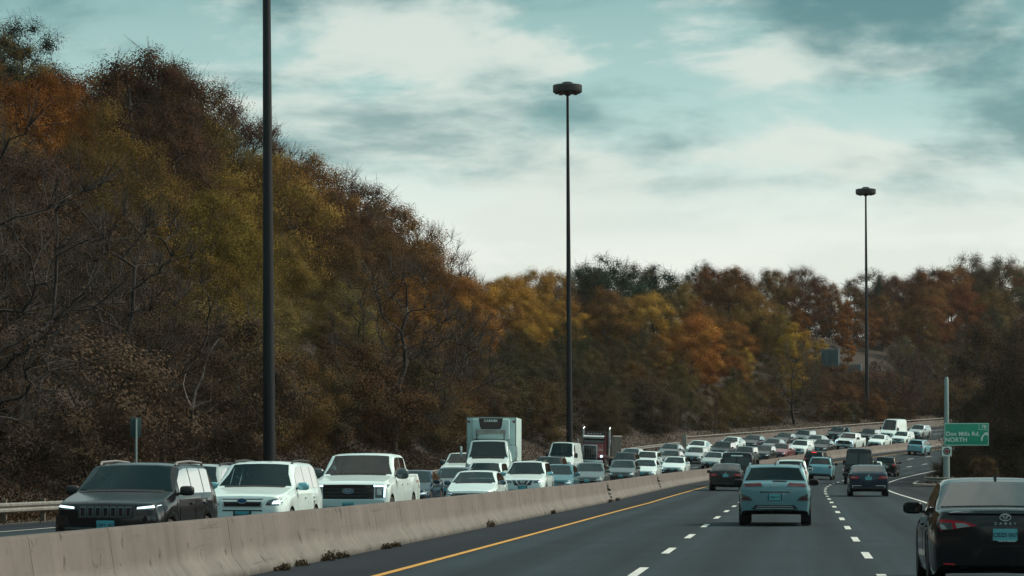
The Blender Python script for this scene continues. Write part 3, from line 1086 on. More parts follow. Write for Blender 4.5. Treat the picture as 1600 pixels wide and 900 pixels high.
def forest():
    rng = np.random.default_rng(21)
    cand = []
    rows = [(-30.5, 7.6), (-36.8, 8.0), (-43.2, 8.4), (-50, 8.6), (-56.8, 8.8), (-64, 8.6)]
    for r_i, (lat0, sp) in enumerate(rows):
        s = 50.0 + rng.uniform(0, sp)
        while s < 520:
            k = 1.0 if s < 240 else 0.98
            cand.append((s + rng.normal(0, sp * 0.2), lat0 + rng.normal(0, 1.3), r_i))
            s += sp * k
    for lat0 in (-71.0, -80.0):
        s = 235.0
        while s < 520:
            cand.append((s + rng.normal(0, 1.6), lat0 + rng.normal(0, 1.8), 5)); s += 9.5
    n_ = 0
    for s, la, ri in cand:
        p = P(s, la)
        z = float(ground_z(p[0], p[1])[0][0])
        u, v, D = project((p[0], p[1], z + 6))
        if u < -300 or u > 1690: continue
        yt = float(np.interp(u, SKYX, SKYY))
        far = s > 250
        fr = ((0.30, 0.44, 0.58, 0.72, 0.86, 1.0) if far else (0.40, 0.56, 0.72, 0.86, 1.0, 1.0))[ri] * (1 if ri > 3 else rng.uniform(0.88, 1.12))
        top_allowed = CAM_H + (HOR - yt) * fr * D / FPX
        hmax = top_allowed - z
        if ri == 5 and hmax < 3.5: hmax = 3.5
        wall = 1276 < u < 1404 and 300 < s < 430
        if wall and WALL_D and D < WALL_D - 1:
            hmax = min(hmax, CAM_H + (HOR - np.interp(u, [1284, 1310, 1342, 1400], [578, 594, 606, 618])) * D / FPX - z)
            if hmax < 2.5: continue
        H0 = min(17.0, max(2.6 if wall else (5.0 if s < 200 else 6.0), hmax * (rng.uniform(0.80, 1.05) if ri >= 4 else 1.0)))
        if far and ri < 4: H0 = min(H0, rng.uniform(8.0, 11.5))
        if ri < 4: H0 = min(H0, 15.0 * rng.uniform(0.85, 1.1))
        v = HOR - FPX * (z + 0.7 * H0 - CAM_H) / D
        jit = np.array([rng.normal(0, 34), rng.normal(0, 20)])
        j = min(range(len(PAL)), key=lambda i: ((PAL[i][0][0] - u - jit[0]) ** 2 + 1.6 * (PAL[i][0][1] - v - jit[1]) ** 2))
        (pxy, col, kind) = PAL[j]
        if rng.uniform() < (0.5 if far else 0.28):
            w_ = rng.uniform(0.4, 0.9); col = tuple(c1_ * (1 - w_) + c2_ * w_ for c1_, c2_ in zip(col, [(76, 60, 44), (88, 68, 42), (62, 60, 46), (94, 64, 40), (68, 62, 48), (84, 72, 40)][rng.integers(0, 6)]))
        if ri == 0 and rng.uniform() < 0.5: kind = 'brush'
        if ri >= 4 and kind == 'brush': kind = 'round'
        sc = H0 / PROTO[kind][0]['H']
        if kind == 'brush': sc = min(sc, 1.5)
        if sc < 0.3: continue
        if kind in ('thin', 'brush') and ri < 4 and rng.uniform() < 0.12: kind = 'bare'
        place_tree((p[0], p[1], z - 0.2), kind, col, sc, where_of(s, la, u), rng, sx=rng.uniform(0.92, 1.16) * (1.08 if H0 < 9 else 1.0))
        n_ += 1
    print('forest trees', n_)
    # bushes climbing the bank below the wall
    for i in range(34):
        u, y = rng.uniform(1262, 1425), rng.uniform(616, 668)
        x_, y_, z_, D_ = ray_ground(u, y)
        s_, la_ = (float(q[0]) for q in near_path(np.array([x_]), np.array([y_])))
        if la_ > -27: continue
        col = [(84, 54, 46), (72, 54, 44), (92, 60, 42), (66, 56, 46)][rng.integers(0, 4)]
        place_tree((x_, y_, z_ - 0.2), 'brush', col, rng.uniform(0.5, 0.85), 'on the bank below the far stepped wall', rng, sx=1.15)
    # right of the exit gore
    rr = np.random.default_rng(5)
    m_ = 0
    spots = [(192, 12.5, 1.0, 'thin'), (199, 16.5, 1.05, 'thin'), (205, 11.0, 0.55, 'brush'), (196, 19.5, 1.1, 'thin'), (188, 21.0, 0.75, 'brush'), (186, 16.0, 0.6, 'brush'), (187, 11.5, 0.42, 'brush'),
             (212, 15.5, 1.15, 'thin'), (219, 20, 1.2, 'thin'), (228, 14, 1.0, 'broad'), (210, 24, 1.2, 'broad'), (236, 22, 1.3, 'thin'), (222, 10.6, 0.62, 'brush'), (190, 26, 1.0, 'thin'),
             (246, 15, 1.0, 'thin'), (258, 22, 1.2, 'broad'), (240, 30, 1.3, 'thin'), (213, 9.9, 0.40, 'brush'), (235, 10.4, 0.5, 'brush'), (270, 16, 1.0, 'thin'), (285, 22, 1.1, 'broad'), (200, 13.5, 0.8, 'broad'), (207, 19, 0.95, 'broad'), (194, 16, 0.7, 'broad'), (216, 12, 0.75, 'broad'), (226, 17, 0.95, 'broad'), (250, 12.5, 0.8, 'broad'), (203, 9.6, 0.5, 'brush'), (210, 11.6, 0.7, 'brush'), (217, 9.7, 0.5, 'brush'), (228, 10.8, 0.75, 'brush'), (197, 9.8, 0.45, 'brush')]
    for s, la, sc, kind in spots:
        p = P(s, la)
        z = float(ground_z(p[0], p[1])[0][0])
        col = [(60, 48, 40), (66, 50, 40), (54, 46, 40), (72, 56, 44)][rr.integers(0, 4)]
        place_tree((p[0], p[1], z - 0.4), kind, col, sc, 'at the right edge behind the green exit sign', rr)
        m_ += 1


forest()


def pixel_tree(u, v_top, s, kind, col, label, seed, sx=1.0):
    """single trees that stand out: found on the slope where a tree of natural height reaches that top"""
    rng = np.random.default_rng(seed)
    best = None
    for s_ in np.arange(s, 500, 3.0):
        la = lat_for(u, s_)
        if la > -29 or la < -84: continue
        p = P(s_, la)
        z = float(ground_z(p[0], p[1])[0][0])
        D = project((p[0], p[1], z))[2]
        h = CAM_H + (HOR - v_top) * D / FPX - z
        if best is None or abs(h - 10.5) < abs(best[0] - 10.5): best = (h, p, z)
        if h <= 10.5: break
    h, p, z = best
    sc = max(0.5, min(1.5, h / PROTO[kind][0]['H']))
    place_tree((p[0], p[1], z - 0.2), kind, col, sc, '', rng, label=label, sx=sx)


def lat_for(u, s):
    la = np.arange(-90, 20, 0.25)
    q = P(np.full(len(la), s), la)
    c, sn = math.cos(YAW), math.sin(YAW)
    uu = 800 + FPX * (q[:, 0] * c + q[:, 1] * sn) / (-q[:, 0] * sn + q[:, 1] * c)
    return float(la[np.argmin(abs(uu - u))])


for u, vt, s, kind, col, label, sx in [
        (28, 26, 168, 'oak', (36, 42, 42), 'tall dark tree with open branching at the top left corner of the skyline', 1.0),
        (338, 235, 206, 'broad', (152, 115, 40), 'brightest yellow tree on the left slope, left of the nearest light mast', 0.8),
        (800, 425, 300, 'round', (146, 98, 30), 'golden tree just left of the middle light mast', 1.1),
        (735, 420, 285, 'round', (134, 82, 28), 'orange tree where the left slope meets the far ridge', 1.1),
        (950, 393, 370, 'oak', (34, 48, 46), 'tall dark green spreading tree on the skyline right of the middle mast', 1.15),
        (1018, 408, 374, 'oak', (32, 46, 46), 'lower dark green tree on the skyline, right neighbour of the tallest green one', 1.1),
        (1106, 402, 385, 'oak', (36, 46, 48), 'lone dark green tree on the skyline left of the rust red ridge', 0.8),
        (1010, 452, 330, 'round', (140, 98, 36), 'golden yellow tree below the dark green skyline trees', 1.1),
        (1088, 486, 322, 'round', (140, 80, 30), 'bright orange tree in the middle of the far slope', 1.2),
        (1172, 450, 338, 'broad', (128, 92, 40), 'large ochre tree in the middle of the far slope', 1.25),
        (1238, 500, 340, 'tall', (158, 116, 34), 'small bright yellow tree above the bend', 1.1),
        (1322, 492, 445, 'tall', (136, 76, 32), 'narrow orange tree just left of the far light mast', 0.8),
        (1372, 425, 420, 'cone', (40, 46, 46), 'slender dark conifer beside the far light mast on the skyline', 0.7)]:
    pixel_tree(u, vt, s - 40, kind, col, label, int(u), sx)


# pale dead tree leaning out of the undergrowth
def pale_tree():
    s = 112.0
    la = lat_for(297, s)
    base = Vector(P(s, la)); base.z = float(ground_z(base.x, base.y)[0][0]) - 0.2
    root = empty('dead_tree', base)
    tag(root, 'pale dead tree with bare curving white branches on the left slope', 'tree')
    _, yb0, D0 = project(base)
    k = D0 / FPX
    def pt(px, py, dy=0.0): return ((px - 297) * k, dy, (yb0 - py) * k)
    m = MB(); m.tube([pt(297, yb0 + 8), pt(296, 700), pt(298, 665), pt(296, 638)], [0.14, 0.12, 0.10, 0.09], 7); m.build('trunk', BARK, root)
    for pts_, r0 in (([(296, 640), (303, 610), (314, 590), (318, 565), (327, 545), (338, 530)], 0.075), ([(296, 638), (288, 622), (282, 600), (286, 580)], 0.05), ([(297, 636), (313, 630), (326, 626), (328, 600), (331, 580)], 0.05),
                     ([(297, 690), (276, 662), (268, 640), (282, 600)], 0.06), ([(303, 700), (313, 680), (316, 662)], 0.05)):
        m = MB()
        m.tube([pt(a, b, 0.25 * math.sin(i * 1.7 + a)) for i, (a, b) in enumerate(pts_)], [0.85 * r0 * (1 - 0.7 * i / (len(pts_) - 1)) for i in range(len(pts_))], 6)
        m.build('branch', BARK_P if r0 != 0.06 else BARK, root)


pale_tree()


# undergrowth along the foot of the slope and under the trees on the right: countless stems
def undergrowth(name, label, boxes, n, size, col, seed, zmax):
    rng = np.random.default_rng(seed)
    cs = []
    for (s0, s1, l0, l1, w) in boxes:
        m = int(n * w)
        nc = max(10, m // 45)
        bs = rng.uniform(s0, s1, nc); bl = rng.uniform(l0, l1, nc)
        hh = rng.uniform(0.35, 1.0, nc) * zmax
        q = P(bs, bl)
        z = ground_z(q[:, 0], q[:, 1])[0]
        c = np.stack([q[:, 0], q[:, 1], z], 1)
        cid = rng.integers(0, nc, m)
        g = rng.normal(0, 1, (m, 3)) * np.array([0.7, 0.7, 0])
        c2 = c[cid] + g
        c2[:, 2] += np.abs(rng.normal(0, 0.5, m)) * hh[cid] * np.exp(-0.35 * (g[:, 0] ** 2 + g[:, 1] ** 2)) + 0.02
        cs.append(c2)
    c = np.concatenate(cs)
    v, f = quads_at(rng, c, size, 0.55, 0.2)
    o = obj(name, np_mesh(name, v, f, LEAF, np.clip(rng.normal(0.5, 0.22, len(c)), 0, 1)))
    a = np.array(lin(col)) * FOL
    o.color = (*a, 1)
    tag(o, label, 'undergrowth', kind='stuff')


undergrowth('undergrowth', 'tangled brown undergrowth along the foot of the wooded left slope',
            [(58, 200, -33, -26.0, 0.5), (200, 400, -33, -26.0, 0.35), (70, 300, -45, -33, 0.15), (315, 440, -47, -26, 0.2)], 240000, 0.12, (46, 36, 32), 3, 2.4)
undergrowth('ridge_thicket', 'brown thicket between the trunks along the far skyline', [(225, 520, -88, -56, 1.0)], 110000, 0.26, (56, 45, 40), 13, 5.0)
undergrowth('roadside_bushes', 'dark brown brush behind the curved guard rail at the exit', [(183, 200, 10.5, 26, 0.45), (200, 290, 8.6, 20, 0.55)], 60000, 0.15, (50, 44, 40), 8, 2.0)
undergrowth('verge_weeds', 'dry weeds in the strip between guard rail and slope', [(20, 262, -27.0, -24.4, 1.0)], 70000, 0.07, (56, 42, 32), 9, 0.5)


# weeds in the barrier's foot joint
def weed(s, la, h, seed, label):
    rng = np.random.default_rng(seed)
    base = P(s, la, 0.0)
    root = empty('weed_tuft', tuple(base))
    tag(root, label, 'weed', 'dry weeds along the foot of the barrier')
    st = []
    n = 14
    d = rng.normal(0, 1, (n, 3)) * np.array([0.5, 0.9, 0]) + np.array([0.2, 0, 1.0])
    d /= np.linalg.norm(d, axis=1)[:, None]
    en = d * h * rng.uniform(0.5, 1.1, (n, 1))
    p0 = rng.normal(0, 0.10, (n, 3)) * np.array([0.4, 1.8, 0])
    v, f = prisms(p0, p0 + en, np.full(n, 0.006), np.full(n, 0.003), 3)
    obj('stems', np_mesh('stems', v, f, BARK), root)
    t = rng.uniform(0.2, 1, (260, 1)); i = rng.integers(0, n, 260)
    c = p0[i] + en[i] * t + rng.normal(0, 0.022, (260, 3))
    c[:, 2] = np.abs(c[:, 2]) + 0.01
    v, f = quads_at(rng, c, 0.05, 0.5, 0.3)
    o = obj('leaves', np_mesh('leaves', v, f, LEAF, rng.uniform(0, 1, len(c))), root)
    o.color = (0.06, 0.05, 0.035, 1)


for i, (s, la, h, lb) in enumerate([(36.9, -7.50, 0.16, 'low dry weed tuft at the barrier foot, nearest to the viewer'), (38.4, -7.5, 0.12, 'small flat weed tuft at the barrier foot, second from the viewer'),
                                   (40.6, -7.5, 0.30, 'taller dry weed at the barrier foot below the white pickup'), (41.9, -7.5, 0.14, 'short weed right of the taller weed at the barrier foot'),
                                   (46.5, -7.5, 0.14, 'spreading weed at the barrier foot in mid length'), (47.6, -7.5, 0.12, 'spreading weed beside the mid-length one at the barrier foot'),
                                   (62.5, -7.5, 0.34, 'upright brown weed at the barrier foot below the white sedan'), (78.5, -7.5, 0.26, 'thin weed at the barrier foot below the white crossover'),
                                   (101.5, -7.5, 0.28, 'dark weed left of the broken barrier joint'), (105.5, -7.5, 0.22, 'dark weed right of the broken barrier joint')]):
    weed(s, la, h * 0.5, i, lb)

# ------------------------------------------------------------------ light masts and signs
MAST = material('mast_paint', (0.010, 0.014, 0.018), 0.6, 0.0, 0.3)
HEADM = material('mast_head', (0.022, 0.027, 0.030), 0.6)
POLEG = material('grey_pole', (0.24, 0.33, 0.34), 0.5, 0.3, var=0.1)
SIGN_G = material('sign_green', (0.008, 0.34, 0.215), 0.4, var=0.05)
SIGN_W = material('sign_white', (0.72, 0.86, 0.82), 0.4)
SIGN_K = material('sign_ink', (0.012, 0.02, 0.025), 0.5)
SIGN_R = material('sign_red', (0.30, 0.03, 0.04), 0.5)


def light_mast(s, lat, H, r0, r1, head_w, label, tilt):
    b = P(s, lat); b[2] = float(ground_z(b[0], b[1])[0][0]) - 0.1
    root = empty('light_mast', tuple(b), (0, -tilt, 0))
    tag(root, label, 'light mast', 'tall dark high-mast lights')
    n = 14
    m = MB(); m.lathe([(r0 + (r1 - r0) * t, H * t) for t in np.linspace(0, 1, n)], 12); m.build('pole', MAST, root)
    m = MB(); m.lathe([(r0 * 1.9, -0.2), (r0 * 1.9, 0.12), (r0 * 1.15, 0.2)], 16); m.build('base_flange', MAST, root)
    h = head_w / 2
    m = MB(); m.lathe([(r1, H - 0.95), (h * 0.22, H - 0.80), (h * 0.55, H - 0.72), (h * 0.98, H - 0.60), (h, H - 0.55), (h, H + 0.02), (h * 0.96, H + 0.06), (h * 0.5, H + 0.16), (h * 0.36, H + 0.2)], 20)
    hd = m.build('lamp_head', HEADM, root)
    m = MB(); m.lathe([(h * 0.35, H + 0.18), (h * 0.36, H + 0.30), (h * 0.2, H + 0.36)], 16); m.build('cap', HEADM, hd)
    for k in range(8):
        a = k * math.pi / 4
        m = MB(); m.lathe([(0.20, -0.05), (0.17, 0.05)], 10)
        m.build('lamp', GLOSSB, hd, loc=(h * 0.72 * math.cos(a), h * 0.72 * math.sin(a), H - 0.70))
    return root


light_mast(114.5, lat_for(423.5, 114.5), 35.5, 0.30, 0.12, 2.7, 'nearest dark light mast, its top cut off by the frame', 0.006)
light_mast(231.0, lat_for(891, 231.0), 34.1, 0.30, 0.11, 2.7, 'middle dark light mast with flat round lamp head, behind the red truck', 0.006)
light_mast(347.0, lat_for(1356, 347.0), 31.6, 0.30, 0.11, 2.75, 'farthest and shortest-looking dark light mast, above the bend', 0.006)


def exit_sign():
    s = 183.0
    b = P(s, lat_for(1478, s)); b[2] -= 0.1
    root = empty('exit_sign_pole', tuple(b), (0, 0, 0))
    tag(root, 'grey steel pole carrying the green exit sign', 'pole')
    k = 4002 / project((b[0], b[1], b[2]))[2]
    zt = CAM_H - b[2]
    Z = lambda py: zt + (720.2 - py) / k
    m = MB(); m.lathe([(0.24, 0), (0.21, Z(697)), (0.17, Z(655)), (0.14, Z(592)), (0.09, Z(589))], 14); m.build('pole', POLEG, root)
    X = lambda px: (px - 1478) / k
    # sign board facing the traffic
    root2 = empty('exit_sign', (b[0], b[1] - 0.28, b[2]), (0, 0, 0.03))
    tag(root2, 'green exit sign reading Don Mills Rd. NORTH with white arrow', 'sign')
    x0, x1, z0, z1 = X(1474), X(1543), Z(696.5), Z(661)
    m = MB(); m.box(x0, x1, -0.03, 0.03, z0, z1, 0.01); bd = m.build('board', SIGN_G, root2)
    t = 0.035
    m = MB()
    for (a, c, d, e) in ((x0 + .03, x1 - .03, z1 - .03 - t, z1 - .03), (x0 + .03, x1 - .03, z0 + .03, z0 + .03 + t)):
        m.box(a, c, -0.036, -0.029, d, e)
    for a in (x0 + .03, x1 - .03 - t):
        m.box(a, a + t, -0.0355, -0.029, z0 + .03 + t, z1 - .03 - t)
    xt, zt_ = X(1527.5), Z(671.5)
    m.box(xt, xt + t * 0.7, -0.035, -0.029, zt_, z1 - .03 - t)
    m.box(xt + t * 0.7, x1 - .03 - t, -0.035, -0.029, zt_, zt_ + t * 0.7)
    m.build('border', SIGN_W, root2, None)
    FR = (R(90), 0, 0)
    text_obj('lettering', 'Don Mills Rd.', 0.40, SIGN_W, root2, ((X(1478) + X(1527.5)) / 2, -0.038, Z(678.2)), FR, 0.003, 1.06)
    text_obj('lettering', 'NORTH', 0.42, SIGN_W, root2, (X(1492.5), -0.038, Z(687.5)), FR, 0.003, 1.06)
    text_obj('lettering', '7B', 0.33, SIGN_W, root2, (X(1535.3), -0.038, Z(667)), FR, 0.003, 1.0)
    # bent arrow
    ax, az = X(1531.8), Z(689)
    pts = [(ax, az), (ax + 0.02, az + 0.22), (ax + 0.12, az + 0.40), (ax + 0.26, az + 0.50)]
    v = []
    for i, (x, z) in enumerate(pts):
        d = Vector((pts[min(i + 1, 3)][0] - pts[max(i - 1, 0)][0], pts[min(i + 1, 3)][1] - pts[max(i - 1, 0)][1])).normalized()
        v += [(x - d.y * .055, -0.038, z + d.x * .055), (x + d.y * .055, -0.038, z - d.x * .055)]
    f = [(0, 1, 3, 2), (2, 3, 5, 4), (4, 5, 7, 6)]
    n = len(v)
    tip = Vector((ax + 0.46, az + 0.60))
    v += [(ax + 0.16, -0.038, az + 0.58), (ax + 0.40, -0.038, az + 0.33), (tip.x, -0.038, tip.y)]
    f.append((n, n + 1, n + 2))
    obj('arrow', mesh_data('arrow', v, f, (SIGN_W,)), root2)
    # small square sign with ring below
    root3 = empty('square_sign', (b[0], b[1] - 0.28, b[2]), (0, 0, 0.02))
    tag(root3, 'small square white sign with dark ring and red centre below the green sign', 'sign')
    w = 7.6 / k
    zc = Z(705.5)
    m = MB(); m.box(X(1478) - w, X(1478) + w, -0.025, 0.0, zc - w, zc + w, 0.01); m.build('board', SIGN_W, root3)
    for r0, r1, yy, mm in ((0.25, 0.16, -0.030, SIGN_K), (0.135, 0.0, -0.031, SIGN_R)):
        v = []; n = 28
        for i in range(n):
            a = 2 * math.pi * i / n
            v += [(X(1478) + r0 * math.cos(a), yy, zc + 0.02 + r0 * math.sin(a)), (X(1478) + r1 * math.cos(a), yy, zc + 0.02 + r1 * math.sin(a))]
        f = [(2 * i, 2 * i + 1, (2 * i + 3) % (2 * n), (2 * i + 2) % (2 * n)) for i in range(n)]
        obj('ring' if mm is SIGN_K else 'disc', mesh_data('ring', v, f, (mm,)), root3)


exit_sign()


def small_signs():
    # road sign seen from behind, left of the black car
    s = 92.0
    b = P(s, lat_for(208, s)); b[2] = float(ground_z(b[0], b[1])[0][0])
    k = 4002 / project(b)[2]
    Z = lambda py: CAM_H - b[2] + (720.2 - py) / k
    root = empty('road_sign', tuple(b), (0, 0, 0.5)); tag(root, 'dark back of a narrow road sign on a grey post above the black car', 'sign')
    m = MB(); m.lathe([(0.045, -0.3), (0.045, Z(654))], 8); m.build('post', POLEG, root)
    m = MB(); m.box(-0.20, 0.20, 0.05, 0.08, Z(683), Z(652), 0.01); m.build('board', material('sign_back', (0.02, 0.055, 0.065), 0.5, 0.2), root)
    # two little white-blue panels above the bend
    s = 338.0
    b = P(s, lat_for(1328, s)); b[2] = float(ground_z(b[0], b[1])[0][0])
    k = 4002 / project(b)[2]
    Z = lambda py: CAM_H - b[2] + (720.2 - py) / k
    root = empty('twin_panel_sign', tuple(b), (0, 0, -0.25)); tag(root, 'small pale blue double panel sign above the far bend', 'sign')
    for x in (-0.33, 0.33):
        m = MB(); m.lathe([(0.05, -0.5), (0.05, Z(654))], 8, c=(x, 0, 0)); m.build('post', WOOD, root)
        m = MB(); m.box(x - 0.32, x + 0.32, -0.07, -0.05, Z(654.5) - (0.04 if x > 0 else 0), Z(647.5) - (0.05 if x > 0 else 0)); m.build('panel', SIGN_W if x > 0 else PLATE, root)


small_signs()


# ------------------------------------------------------------------ vehicles
# a vehicle's local frame: +Y forward, X to its right, Z up, origin on the road under its middle


def tyre_rim():
    m = MB(); r_ = 1.0; w = 0.32
    m.lathe([(0.62, -w), (0.90, -w), (0.97, -w * 0.8), (1.0, -w * 0.4), (1.0, w * 0.4), (0.97, w * 0.8), (0.90, w), (0.62, w)], 24, 'x')
    ty = m.data('tyre', TYRE)
    m = MB()
    m.lathe([(0.56, -0.1), (0.64, -0.1), (0.66, 0.24), (0.655, 0.30), (0.60, 0.30), (0.58, 0.20), (0.56, 0.0)], 24, 'x')
    m.lathe([(0.15, 0.0), (0.15, 0.26), (0.10, 0.28)], 12, 'x')
    for k in range(5):
        a0 = 2 * math.pi * k / 5
        for da in (-0.13, 0.13):
            a = a0 + da
            ca, sa = math.cos(a), math.sin(a)
            v = []
            for rr, hw, x in ((0.10, 0.05, 0.25), (0.60, 0.045, 0.27)):
                for q in (-hw, hw):
                    v.append((x, rr * ca - q * sa, rr * sa + q * ca)); v.append((x - 0.10, rr * ca - q * sa, rr * sa + q * ca))
            m.add(v, [(0, 2, 6, 4), (1, 5, 7, 3), (0, 4, 5, 1), (2, 3, 7, 6)])
    rm = m.data('rim', RIM)
    m = MB(); m.lathe([(0.60, -0.12), (0.60, 0.03)], 20, 'x')
    dk = m.data('brake_disc', BLACK)
    return ty, rm, dk


TYRE_ME, RIM_ME, DISC_ME = tyre_rim()


def wheel(parent, x, y, r, width=0.225):
    side = 1 if x > 0 else -1
    w = obj('wheel', DISC_ME, parent, (x, y, r), (0, 0, 0 if side > 0 else math.pi))
    w.scale = (width / 0.64, r, r)
    obj('tyre', TYRE_ME, w)
    obj('rim', RIM_ME, w)
    return w


class Car:
    def __init__(c, name, d):
        c.name = name; c.d = d
        c.root = None
        c.build()

    def g(c, k, df=None):
        return c.d.get(k, df)

    def build(c):
        d = c.d
        L_, W, H = d['L'], d['W'], d['H']
        hw = W / 2
        zs, zn, zc = d['zs'], d['zn'], d['zc']
        yc, yrf, yrr, yrb = d['yc'], d['yrf'], d['yrr'], d['yrb']
        zt, zt2, wr = d['zt'], d['zt2'], d['wr']
        fo, wb = d['fo'], d['wb']
        top = [(0, zn - d.get('nr', 0.16)), (0.05, zn - 0.055), (0.16, zn - 0.015), (0.30, zn)] + d.get('hood', []) + [(yc, zc)] + d.get('ws', []) + \
              [(yrf, H - 0.045), (yrf + 0.35, H - 0.006), ((yrf + yrr) / 2, H), (yrr - 0.25, H - 0.018), (yrr, H - 0.055)] + d.get('rg', []) + [(yrb, zt)] + d.get('deck', []) + \
              [(L_ - 0.05, zt2), (L_, zt2 - d.get('tr', 0.07))]
        ty, tz = zip(*top)
        bt = d.get('belt', [(0, zn - 0.20), (0.3, zn - 0.07), (yc, zc - 0.07), (yrr, d['zb']), (yrb, min(zt, d['zb'] + 0.02) - 0.02), (L_, zt2 - 0.10)])
        by, bz = zip(*bt)
        ef, er = d.get('ef', 0.74), d.get('er', 0.80)
        wp = [(0, ef), (0.035, ef + 0.09), (0.10, ef + 0.155), (0.25, 0.95), (0.6, 0.99), (L_ * 0.5, 1.0), (L_ - 0.55, 0.99), (L_ - 0.22, 0.965), (L_ - 0.08, max(er + 0.08, 0.92)), (L_ - 0.03, er + 0.05), (L_, er)]
        wy, ww = zip(*wp)
        sp = [(0, d.get('zf', zs + 0.10)), (0.12, zs + 0.02), (0.4, zs), (L_ - 0.5, zs), (L_ - 0.15, zs + 0.06), (L_, d.get('zr', zs + 0.14))]
        sy, sz = zip(*sp)
        st = set(ty) | set(wy) | {0.12, 0.4, L_ - 0.15}
        Ra = wr + d.get('gap', 0.055)
        axles = [fo, fo + wb]
        for a in axles:
            for k in range(0, 13):
                st.add(a + Ra * math.cos(math.pi * k / 12))
            st.add(a - Ra - 0.004); st.add(a + Ra + 0.004)
        wins = d.get('wins', [])
        w0_, w1_ = d.get('wsr', (0.06, 0.97)); r0_, r1_ = d.get('rgr', (0.08, 0.9))
        tops = [(yc + (yrf - yc) * w0_, yc + (yrf - yc) * w1_)]
        if d.get('rearglass', True): tops.append((yrr + (yrb - yrr) * r0_, yrr + (yrb - yrr) * r1_))
        for a, b in tops: st.add(a); st.add(b)
        for a, b in wins:
            st.add(a); st.add(b)
            n = max(1, int((b - a) / 0.22))
            for k in range(1, n): st.add(a + (b - a) * k / n)
        for k in range(1, 5):
            st.add(yc + (yrf - yc) * k / 5); st.add(yrr + (yrb - yrr) * k / 5)
        st = sorted(y for y in st if 0 <= y <= L_)
        ys = [st[0]]
        for y in st[1:]:
            if y - ys[-1] > 0.003: ys.append(y)
        ys[-1] = L_
        NC = 14
        tum = d.get('tum', 0.30)
        half = []
        for y in ys:
            w = hw * float(np.interp(y, wy, ww)); zb = float(np.interp(y, by, bz)); zt_ = float(np.interp(y, ty, tz)); s0 = float(np.interp(y, sy, sz))
            zl = s0; arch = False
            for a in axles:
                dy = abs(y - a)
                if dy <= Ra + 1e-4:
                    zl = max(zl, wr + math.sqrt(max(0, Ra * Ra - dy * dy))); arch = True
            zl = min(zl, zb - 0.06)
            h = max(0.02, zt_ - zb)
            s_ = min(1.0, h / 0.35)
            w6 = w * d.get('shl', 0.95)
            wt_ = w6 - tum * h
            bul = d.get('bulge', 0.0) * s_
            row = [(0, s0 + 0.03), (max(0.25, w - 0.30), (zl if arch else s0 + 0.02)), (w * (0.985 if arch else 0.955), zl),
                   (w * 0.99 if not arch else w * 0.998, zl + (zb - zl) * 0.22), (w, zl + (zb - zl) * 0.52), (w * 0.992, zl + (zb - zl) * 0.80), (w6, zb),
                   (w6 - tum * h * 0.07 - 0.006 * s_, zb + h * 0.07), (w6 - tum * h * 0.48 + bul, zb + h * 0.48), (w6 - tum * h * 0.84 + bul * 0.5, zb + h * 0.85),
                   (wt_ - 0.025 * s_, zb + h * 0.955), (wt_ - 0.10 * s_ - 0.01, zb + h * 0.99), (wt_ * 0.5, zb + h * 1.0 + 0.012), (0, zb + h + 0.018)]
            half.append([(x, L_ / 2 - y, z) for x, z in row])
        nr = 2 * NC - 2
        verts = []
        for row in half:
            verts += row + [(-x, y, z) for x, y, z in row[1:-1][::-1]]
        ns = len(ys)
        faces = []; mi = []; skel = []; lining = []
        def in_pane(i, kk):
            ym = (ys[i] + ys[i + 1]) / 2
            if kk in (11, 12):
                return any(a_ < ym < b_ for a_, b_ in tops)
            if kk in (7, 8):
                return any(a_ < ym < b_ for a_, b_ in wins)
            return False
        for i in range(ns - 1):
            for k in range(nr):
                a, b = i * nr + k, i * nr + (k + 1) % nr
                kk = k if k < NC - 1 else nr - 1 - k
                skel.append((a, b, b + nr, a + nr))
                if yc - 0.02 <= ys[i] and ys[i + 1] <= yrb + 0.02 and kk >= 6 and not in_pane(i, kk): lining.append((a, b, b + nr, a + nr))
                if in_pane(i, kk): continue
                faces.append((a, b, b + nr, a + nr))
                kk = k if k < NC - 1 else nr - 1 - k
                mi.append(1 if kk <= 1 else 0)
        def cap(i, flip):
            for k in range(NC - 1):
                r0, r1 = i * nr + k, i * nr + k + 1
                l0 = i * nr + (nr - k) % nr; l1 = i * nr + (nr - k - 1)
                q = [r0, r1, l1, l0]
                q = list(dict.fromkeys(q))
                if len(q) > 2:
                    faces.append(tuple(q if flip else q[::-1])); mi.append(1 if k <= 1 else 0)
        nf_ = len(faces)
        cap(0, True); cap(ns - 1, False)
        skel += faces[nf_:]
        # consistent outward normals
        me = mesh_data('body', verts, faces, (d['paint'], UNDER), None, mi)
        bm = bmesh.new(); bm.from_mesh(me)
        bmesh.ops.recalc_face_normals(bm, faces=bm.faces[:])
        bm.to_mesh(me); bm.free()
        me.polygons.foreach_set('use_smooth', [True] * len(me.polygons)); me.set_sharp_from_angle(angle=R(38)); me.update()
        c.verts, c.ys, c.half = verts, ys, half
        c.bvh = BVHTree.FromPolygons([Vector(v) for v in verts], skel)
        c.root = empty(c.name)
        c.body = obj('body', me, c.root)
        # cabin: lining, floor, seats, dashboard and wheel
        zfl = max(zs + 0.12, d['zb'] - 0.62)
        lv = [(x * 0.965, y, z - 0.03) for x, y, z in verts]
        used = sorted({i for f in lining for i in f}); mp_ = {q: i for i, q in enumerate(used)}
        lm = MB(); lm.add([lv[i] for i in used], [tuple(mp_[i] for i in f) for f in lining])
        yb_ = min(yrb, L_ - 0.25)
        lm.box(-hw * 0.86, hw * 0.86, L_ / 2 - yb_, L_ / 2 - yc - 0.05, zfl - 0.04, zfl)
